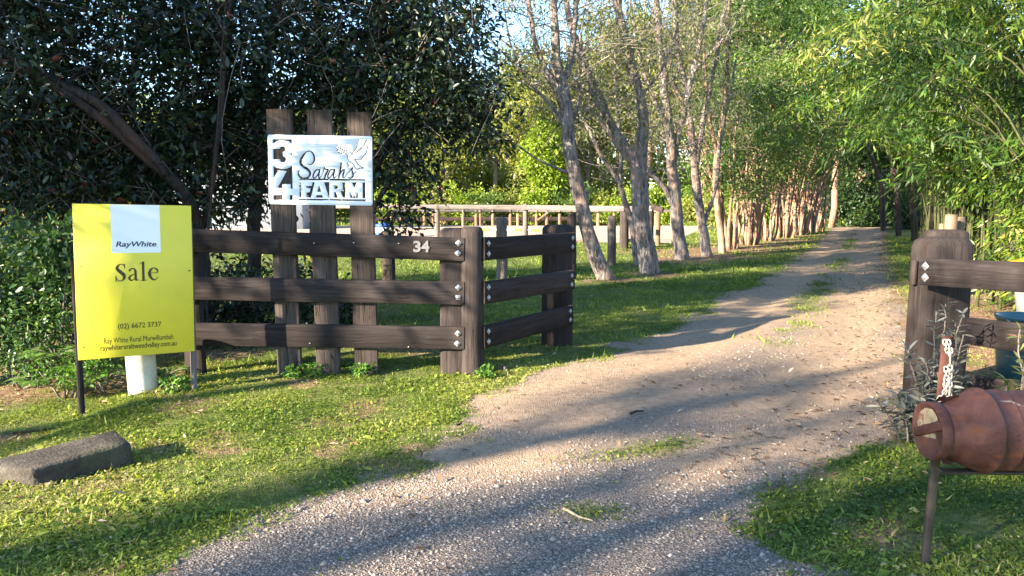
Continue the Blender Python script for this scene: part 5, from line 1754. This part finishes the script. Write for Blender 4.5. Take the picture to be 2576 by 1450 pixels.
BLAB = ['lime bush at the far left end of the far arena fence', 'lime bush between the drooping twig and tall rail post', 'lime bush behind the second near rail post of the arena', 'yellow-green bush just right of the second near rail post', 'tall lime bush above the left shoulder of the corner post', 'deep green bush above the gap right of the corner post', 'yellow-green bush behind the gnarled log post', 'lime bush behind the third near rail post', 'deep green bush over the end of the return fence', 'deep green bush left of the leaning paperbark trunk', 'yellow-green bush hidden behind the leaning paperbark', 'lime bush between leaning paperbark and round arena post', 'deep green bush behind the stout forked paperbark', 'lime bush right of the stout forked paperbark', 'yellow-green bush behind the third paperbark', 'yellow-green bush right of the slim paperbark', 'lime bush seen through the pale stems of the row']
BUSH = [(985, 59, 1.5, LLIME), (1045, 60, 1.4, LLIME), (1105, 58.5, 1.2, LFAR), (1160, 59, 1.7, LLIME), (1222, 58, 1.4, LROW), (1280, 59, 1.5, LFAR), (1340, 58, 1.3, LLIME), (1395, 59, 1.3, LROW), (1450, 58.5, 1.5, LROW), (1515, 58, 1.4, LFAR), (1570, 57, 1.4, LLIME), (1630, 57, 1.5, LROW), (1690, 56, 1.6, LLIME), (1755, 52, 1.5, LFAR), (1810, 48, 1.4, LFAR), (1870, 44, 1.3, LLIME)]
for k, (px, Yt, r, mat) in enumerate(BUSH):
    q_ = P(px, 560, Yt)
    shrub('bush', (q_.x, Yt, r * 0.75), (r * 1.2, r, r), 22, 90, 0.55, 0.24, mat, BLAB[k], 'bush', 0.5, 'diamond', 700 + k, 0.1, 4, group='bushes behind the far arena fence')

# --- the far wood closing the horizon
rg = np.random.default_rng(790)
fw = Geo()
for k in range(3200):
    X_ = rg.uniform(-120, 120); Y_ = rg.uniform(98, 116)
    hh = 9.5 + 5 * float(vnoise(X_ * 0.09, 3.0, 9)) + (6.0 if 8 < X_ < 90 else (2.5 if X_ > -12 else 0))
    c_ = np.array([[X_, Y_, rg.uniform(-1, 1) ** 1 * hh * 0.5 + hh * 0.5]])
    leafy(fw, c_, 42, 1.7, 0.8, 0.55, 'diamond', rg, 0.2)
for k in range(700):
    X_ = rg.uniform(-60, 45); Y_ = rg.uniform(76, 84)
    c_ = np.array([[X_, Y_, rg.uniform(0.2, 5.5)]])
    leafy(fw, c_, 42, 1.3, 0.6, 0.55, 'diamond', rg, 0.2)
tag(obj('far_woodland', fw, LFAR, None), kind='stuff')

# --- bamboo on the right
def bamboo(base, n_culm, h, lean, spread, label, seed, leaf_n=24, size=0.13, zmin=0.3):
    rg = np.random.default_rng(seed)
    b = np.array((base[0], base[1], gz(base[0], base[1])))
    root = tree('bamboo_clump', tuple(b), label, 'bamboo')
    tg, cg = Geo(), Geo()
    LC, LD, LT = [], [], []
    for k in range(n_culm):
        a_ = rg.uniform(0, 2 * math.pi)
        o2 = np.array([math.cos(a_), math.sin(a_), 0]) * rg.uniform(0.3, 1.0) * spread + np.array([lean[0], lean[1], 0]) * rg.uniform(0.2, 1.15)
        hh = h * rg.uniform(0.45, 1.05)
        b0 = b + np.array([rg.normal(0, 0.3), rg.normal(0, 0.3), -0.1])
        t = np.linspace(0, 1, 12)[:, None]
        pts = b0 + o2 * t ** 2.0 * 1.15 + np.array([0, 0, hh]) * (1.45 * t - 0.68 * t ** 3.2)
        p, r_ = resample(pts, np.linspace(0.022, 0.004, 12), 0.33, 0.015, rg)
        tube(tg, p, r_, 6)
        ct = rg.normal(0.5, 0.12)
        for j in range(len(p) // 7, len(p)):
            hol = float(vnoise(p[j][0] * 0.9 + seed, p[j][2] * 0.9 + p[j][1] * 0.35, seed))
            for s_ in range(0 if hol < 0.33 else (5 if hol > 0.5 else 3)):
                L = rg.uniform(0.3, 0.85)
                az = rg.uniform(0, 2 * math.pi)
                dr = np.array([math.cos(az), math.sin(az), rg.uniform(0.0, 0.6)])
                u = np.sort(rg.uniform(0.15, 1, leaf_n))[:, None]
                C = p[j] + dr * L * u + np.array([0, 0, -0.75 * L]) * u ** 2 + rg.normal(0, 0.055, (leaf_n, 3))
                if s_ == 0:
                    limb(tg, p[j], C[-1], 0.004, 0.0018, rg, sag=-0.12, n=3, step=0.4)
                D = dr * 0.55 + rg.normal(0, 0.42, (leaf_n, 3)) + np.array([0, 0, -0.75]) * (0.3 + u)
                LC.append(C); LD.append(D)
                LT.append(np.clip(ct + 0.9 * (hol - 0.5) + rg.normal(0, 0.12) + rg.normal(0, 0.13, leaf_n), 0, 1))  # tint follows the hollow noise: shaded gaps and lit clumps put in colour
    LC, LD, LT = np.vstack(LC), np.vstack(LD), np.concatenate(LT)
    ok = LC[:, 2] > zmin
    leaves(cg, LC[ok], LD[ok], size * rg.uniform(0.6, 1.25, ok.sum()), 0.22, 'diamond', 0.3, rg, LT[ok], up=0.4)
    obj('culms', tg, CULM, root, True)
    obj('crown', cg, LBAMB, root)


bamboo((P(2560, 600, 10.8).x + 0.4, 11.0), 30, 5.6, (-1.2, -0.9), 1.7, 'bamboo clump nearest the right fence, drooping over the pale posts', 801, 22, 0.125)
bamboo((P(2500, 600, 14.5).x, 14.8), 36, 7.6, (-2.4, -0.6), 2.0, 'tall bamboo clump arching over the drive', 802, 22, 0.14, 1.5)
bamboo((P(2420, 600, 19.5).x, 19.8), 40, 9.2, (-3.2, -0.4), 2.4, 'bamboo clump in the middle of the right row, bright tips', 803, 22, 0.165, 2.5)
bamboo((P(2370, 600, 26).x, 26.5), 40, 10.5, (-3.4, -0.4), 2.8, 'furthest bamboo clump on the right of the drive', 804, 20, 0.2, 3.0)
bamboo((P(2760, 600, 9.0).x, 9.2), 28, 6.6, (-1.2, -0.3), 1.7, 'bamboo clump cut by the right edge of the picture', 805, 22, 0.125)

# --- grey-leaved and reddish shrubs by the right post
def spiky(base, stems, hs, n_leaf, size, mat, label, seed, spread=0.25):
    rg = np.random.default_rng(seed)
    root = tree('spiky_shrub', (base[0], base[1], gz(base[0], base[1])), label, 'shrub')
    tg, cg = Geo(), Geo()
    for k in range(stems):
        a_ = rg.uniform(0, 2 * math.pi)
        h = hs * rg.uniform(0.35, 1.0)
        o2 = np.array([math.cos(a_), math.sin(a_) * .6, 0]) * spread * rg.uniform(0.2, 1.1)
        b0 = np.array((base[0], base[1], -0.05)) + o2 * 0.4
        p, r_ = resample([b0, b0 + o2 * .3 + (0, 0, h * .5), b0 + o2 * .8 + (0, 0, h)], [0.008, 0.006, 0.004], 0.04, 0.011, rg)
        tube(tg, p, r_, 5)
        m = n_leaf
        j = rg.integers(len(p) // 5, len(p), m)
        th = rg.uniform(0, 2 * math.pi, m)
        D = np.stack([np.cos(th), np.sin(th), rg.normal(0.3, 0.4, m)], 1)
        leaves(cg, p[j], D, size * rg.uniform(0.7, 1.2, m), 0.26, 'oval', 0.3, rg, np.clip(0.35 + 0.5 * (j / len(p)) * rg.uniform(0.5, 1.3, m), 0, 1), up=1.5)
    obj('stem', tg, TWIG, root, True)
    obj('leaves', cg, mat, root)


spiky((P(2360, 900, 5.15).x, 5.15), 15, 0.98, 50, 0.085, LGREY, 'grey narrow-leaved shrub growing in front of the right gate post', 901, 0.22)
spiky((P(2320, 1000, 4.9).x, 4.9), 12, 0.42, 54, 0.09, LGREY, 'low grey shrub left of the milk can post', 902, 0.22)
spiky((P(2590, 900, 4.5).x, 4.5), 11, 0.9, 46, 0.085, LREDDY, 'shrub with reddish tips cut by the right edge above the milk can', 903, 0.22)
spiky((P(2470, 1000, 4.7).x, 4.75), 8, 0.42, 34, 0.075, LGREY, 'low grey shrub right of the chain', 904, 0.25)

# --- trees across the road, behind and left of the viewer: they throw the streaks of shade on the drive
NV, UV = np.array([-0.566, 0.825]), np.array([0.825, 0.566])
def shade_tree(targets, t, label, seed, rad=0.25, per=58, size=0.13):
    """a tall tree whose foliage clumps stand between the sun and the given places"""
    rg = np.random.default_rng(seed)
    cs = np.array([tuple(Vector(q_) + SUN * (t * rg.uniform(0.92, 1.08))) for q_ in targets])
    c = cs.mean(0)
    base = np.array((c[0] - 0.4, c[1] - 0.3, gz(c[0], c[1])))
    root = tree('roadside_tree', tuple(base), label, 'tree', 'trees across the road')
    tg, cg = Geo(), Geo()
    top = np.array((c[0], c[1], c[2] + 2.2))
    p, r_ = resample([base + (0, 0, -0.3), base + (0.1, 0.15, c[2] * 0.4), (base + top) / 2 + (0.1, 0, 1), top], [0.2, 0.17, 0.12, 0.03], 0.6, 0.04, rg)
    tube(tg, p, r_, 9, rough=0.08, rng=rg)
    for q_ in cs:
        k = int(np.argmin(np.abs(p[:, 2] - (q_[2] - 0.9))))
        limb(tg, p[k], q_, 0.035, 0.008, rg, n=5, step=0.5)
    leafy(cg, cs, per, rad, size, 0.42, 'diamond', rg, 0.4)
    hi = clump_centres(top + (0, 0, 1.0), (1.6, 1.6, 1.6), 16, rg, 0.3)
    if label.startswith('sparse'):
        hi = hi[:0]
    leafy(cg, hi, 60, 0.6, 0.2, 0.45, 'diamond', rg, 0.4)
    obj('trunk', tg, PAPER, root, True)
    obj('crown', cg, LROW, root)


def gl(*pts):
    return [G(*p) for p in pts]


shade_tree(gl((60, 1440), (250, 1390), (430, 1330), (620, 1270), (800, 1210), (960, 1165), (1130, 1125), (1330, 1090), (1560, 1070)), 20.0, 'sparse tall tree across the road, shading the verge edge', 950, 0.19, 48)
shade_tree(gl((620, 1410), (820, 1365), (1000, 1325), (1180, 1290), (1330, 1262), (1500, 1225), (1680, 1195)), 22.0, 'sparse tall tree across the road, shading the gravel mouth', 951)
shade_tree(gl((1230, 1430), (1400, 1375), (1540, 1330), (1660, 1295), (1800, 1250), (1930, 1215), (2060, 1180)), 19.0, 'sparse tall tree across the road, shading the middle gravel', 952)
shade_tree(gl((2150, 1220), (2420, 1240), (2550, 1330), (2250, 1450), (2560, 1440), (1700, 1430), (1880, 1385), (2020, 1340), (2160, 1300), (2320, 1270), (2250, 1400), (2480, 1330), (2480, 1420), (2360, 1340), (2560, 1250)), 21.0, 'sparse tall tree across the road, shading the right verge', 953, 0.33)
shade_tree(gl((1560, 985), (1750, 960), (1930, 945), (2050, 1010), (1850, 1035), (2200, 1045), (1700, 990), (2000, 975), (1820, 925), (1620, 1010), (1480, 1010), (1780, 985), (1900, 995), (1680, 945), (2080, 955), (2120, 1085), (1950, 1075), (1750, 1090), (2020, 905)), 25.0, 'sparse tall tree across the road, shading the drive by the gate', 954, 0.36, 70)
shade_tree(gl((0, 1115), (120, 1085), (260, 1060), (420, 1025), (-160, 1120)) + [P(700, 390, 6.7), P(850, 370, 6.7), P(720, 300, 6.75), P(900, 430, 6.7), P(770, 455, 6.7), P(600, 300, 8), P(1010, 300, 8.5)], 17.0, 'sparse tall tree across the road, dappling the farm sign', 955, 0.2, 60, 0.12)
shade_tree([P(2300, 300, 16), P(2450, 150, 12), P(2500, 400, 11), P(2250, 120, 20), P(2400, 330, 13), P(2540, 250, 10), P(2350, 60, 15), P(2180, 280, 22), P(2480, 500, 11), P(2420, 430, 14), P(2300, 430, 20), P(2550, 80, 10), P(2120, 60, 22), P(2200, 380, 25)], 20.0, 'unseen tall tree added far left of the picture to throw shade on the bamboo', 961, 0.7, 150, 0.2)  # added out of view so its clumps darken hollows in the bamboo
shade_tree([P(2340, 660, 5.7), P(2400, 740, 5.7), P(2350, 820, 5.7), P(2410, 900, 5.7), P(2500, 690, 5.2), P(2330, 940, 5.7), P(2540, 840, 5.0), P(2350, 1100, 3.0), P(2440, 1030, 3.0), P(2530, 1080, 3.0), P(2420, 1140, 3.0), P(2560, 1010, 3.0)], 18.0, 'sparse tall tree across the road, shading the right gate post', 960, 0.22, 50, 0.12)
shade_tree([P(150, 300, 8.5), P(330, 200, 8.5), P(500, 320, 8.5), P(60, 120, 8.0), P(400, 60, 8.6), P(620, 150, 9.2), P(780, 60, 9.4), P(950, 180, 9.3), P(560, 430, 9), P(450, 600, 8.5)], 12.0, 'tall tree left of the picture beside the fence line', 956, 0.75, 130, 0.2)
shade_tree([P(100, 60, 8.0), P(200, 160, 8.3), P(420, 240, 8.4), P(700, 300, 9.5), P(850, 250, 9.5), P(1080, 60, 9.3), P(900, 20, 9.3), P(1000, 420, 9.4), P(680, 560, 9.5), P(820, 620, 9.4), P(560, 760, 8.8)], 15.0, 'tall tree further left of the picture', 957, 0.75, 130, 0.2)

shade_tree(gl((1000, 800), (1150, 760), (1300, 800), (1450, 780), (1600, 760), (1350, 850), (1700, 720), (1850, 695), (1200, 700), (1400, 690), (1000, 700), (1650, 815), (1800, 760), (1900, 780), (2000, 740), (1500, 730), (1250, 860), (1080, 730), (1100, 840), (1550, 800), (1700, 790), (1420, 830), (1320, 760), (1620, 720), (1760, 730), (1880, 730), (1560, 860), (1200, 800)), 13.0, 'spreading evergreen tree at the left, out of the picture, shading the lawn', 958, 0.62, 150, 0.2)
shade_tree([P(1500, 640, 15), P(1470, 540, 15), P(1435, 420, 15), P(1630, 640, 16.4), P(1610, 540, 16.4), P(1605, 440, 16.4), P(1710, 600, 20), P(1695, 480, 20), P(1770, 590, 21), P(1752, 480, 21), P(1540, 600, 18)], 15.0, 'evergreen tree left of the picture shading the paperbark trunks', 959, 0.55, 120, 0.2)

# ------------------------------------------------------------------ grass, gravel, leaf litter
def scatter(n, x0, x1, y0, y1, rg, power=1.0):
    y = y0 + (y1 - y0) * rg.uniform(0, 1, n) ** power
    return rg.uniform(x0, x1, n), y


def in_view(x, y, m=0.12):
    return np.abs(x) < (0.674 + m) * y + 0.35


rg = np.random.default_rng(77)
gg = Geo()
for (n, x0, x1, y0, y1, ln, asp, shp) in ((430000, -6, 4.6, 2.6, 7.6, 0.022, 0.2, 'blade'), (170000, -6, 4.6, 2.6, 7.4, 0.019, 0.62, 'diamond'), (260000, -6, 9, 7.2, 17, 0.032, 0.24, 'blade'), (160000, -8, 16, 14, 40, 0.06, 0.28, 'blade'), (50000, -34, 24, 50, 62, 0.28, 0.3, 'blade')):
    x, y = scatter(n, x0, x1, y0, y1, rg)
    g_, w_, s_, d_ = masks(x, y)
    dens = (1 - sstep(0.2, 0.97, g_ + 0.3 * (fbm(x * 6, y * 6, 41, 3) - 0.5))) * (s_ < 0.5) * (1 - 0.75 * sstep(0.3, 0.85, d_))
    pat = fbm(x * 2.2, y * 2.2, 51, 4)
    dens *= 0.25 + 0.75 * sstep(0.33, 0.55, pat)
    ok = (rg.uniform(0, 1, n) < dens) & in_view(x, y)
    x, y, pat = x[ok], y[ok], pat[ok]
    m = len(x)
    C = np.stack([x, y, ground_z(x, y) - 0.002], 1)
    zup = 1.0 if shp == 'blade' else 0.25
    D = np.stack([rg.normal(0, 0.75, m), rg.normal(0, 0.75, m), np.full(m, zup) * rg.uniform(0.5, 1.2, m)], 1)
    if shp == 'diamond':
        C[:, 2] += rg.uniform(0.005, 0.02, m)
    t = np.clip(0.32 + 1.0 * (fbm(x * 1.3, y * 1.3, 61, 3) - 0.35) + rg.normal(0, 0.2, m) + 0.5 * (rg.uniform(0, 1, m) < 0.06) - 0.2 * sstep(7.0, 8.5, y) - 0.16 * ((x > 1.0) & (y < 6.5)), 0, 1)  # tint lowered on the shaded back lawn and right verge: shade in colour
    leaves(gg, C, D, ln * rg.uniform(0.5, 1.5, m) * (0.6 + 0.8 * pat) * (1 + 1.3 * (rg.uniform(0, 1, m) < 0.02)), asp, shp, 0.2, rg, t, up=0.3 if shp == 'blade' else 2.0)
tag(link('grass', gg.mesh('grass'), GRASSM), kind='stuff')

# loose stones on the near part of the drive
def stone_mat():
    m = M('loose_stone')
    t = m.attr('tint')
    c = m.ramp(t, [(0.0, (0.1, 0.09, 0.083)), (0.35, (0.2, 0.174, 0.154)), (0.7, (0.28, 0.238, 0.205)), (0.96, (0.36, 0.31, 0.27)), (1.0, (0.5, 0.46, 0.42))])
    c = m.mix(m.rampf(m.noise(m.coord(), 60, 4), 0.4, 0.7, 0, 0.4), c, (0.38, 0.26, 0.17))
    return m.fin(c, 0.9, 0.2)


OCT = np.array([(1, 0, 0), (0, 1, 0), (-1, 0, 0), (0, -1, 0), (0, 0, 1), (0, 0, -1)], float)
OT = np.array([(0, 1, 4), (1, 2, 4), (2, 3, 4), (3, 0, 4), (1, 0, 5), (2, 1, 5), (3, 2, 5), (0, 3, 5)])
x, y = scatter(120000, -4.5, 5, 2.6, 9.5, rg, 1.5)
g_, w_, s_, d_ = masks(x, y)
keep = (rg.uniform(0, 1, len(x)) < np.clip(g_ * 1.1, 0.015, 1) * (1.05 - 0.9 * sstep(0.3, 0.8, w_ + 0.3 * (fbm(x * 4, y * 4, 71, 3) - .5))) * (1 - 0.8 * sstep(4.2, 5.6, y)) * (0.35 + 0.9 * sstep(0.35, 0.6, fbm(x * 1.6, y * 2.2, 73, 3)))) & in_view(x, y)
x, y = x[keep], y[keep]
n = len(x)
sz = 0.0035 + 0.0075 * rg.uniform(0, 1, n) ** 3.0 + 0.012 * (rg.uniform(0, 1, n) < 0.006)
sz *= 0.85 + 0.05 * y
jit = OCT[None] * rg.uniform(0.65, 1.25, (n, 6, 1)) + rg.normal(0, 0.16, (n, 6, 3))
an = rg.uniform(0, 2 * math.pi, n)
c_, s_ = np.cos(an)[:, None], np.sin(an)[:, None]
jit = np.stack([jit[..., 0] * c_ - jit[..., 1] * s_, jit[..., 0] * s_ + jit[..., 1] * c_, jit[..., 2] * 0.7], -1) * sz[:, None, None] * np.array([1.2, 1, 1])
V = jit + np.stack([x, y, ground_z(x, y) + sz * 0.08], 1)[:, None]
T = (np.arange(n)[:, None, None] * 6 + OT[None]).reshape(-1, 3)
tag(link('gravel_stones', Geo().add(V.reshape(-1, 3), None, T, np.repeat(rg.uniform(0, 1, n), 6)).mesh('gravel_stones'), stone_mat()), kind='stuff')

# dry leaf and bark litter along the drive and under the trees
x, y = scatter(26000, -6, 9, 2.6, 24, rg, 1.6)
g_, w_, s_, d_ = masks(x, y)
xr = np.interp(y, REa[:, 0], REa[:, 1])
pr = 0.05 + 0.6 * np.exp(-((x - G(1780, 960).x) / 0.8) ** 2 - ((y - G(1780, 960).y) / 0.5) ** 2) + 0.9 * np.exp(-((x - xr + 0.3) / 0.6) ** 2) * (y > 4.2) + 0.5 * d_ + 0.12 * (x < -2.0)
ok = (rg.uniform(0, 1, len(x)) < pr) & (s_ < 0.5) & in_view(x, y)
x, y = x[ok], y[ok]
n = len(x)
lg = Geo()
leaves(lg, np.stack([x, y, ground_z(x, y) + 0.008], 1), np.stack([rg.normal(0, 1, n), rg.normal(0, 1, n), rg.normal(0.12, 0.2, n)], 1), rg.uniform(0.025, 0.075, n), 0.32, 'diamond', 0.5, rg, None, up=2.0)
tag(link('leaf_litter', lg.mesh('leaf_litter'), DRYM), kind='stuff')
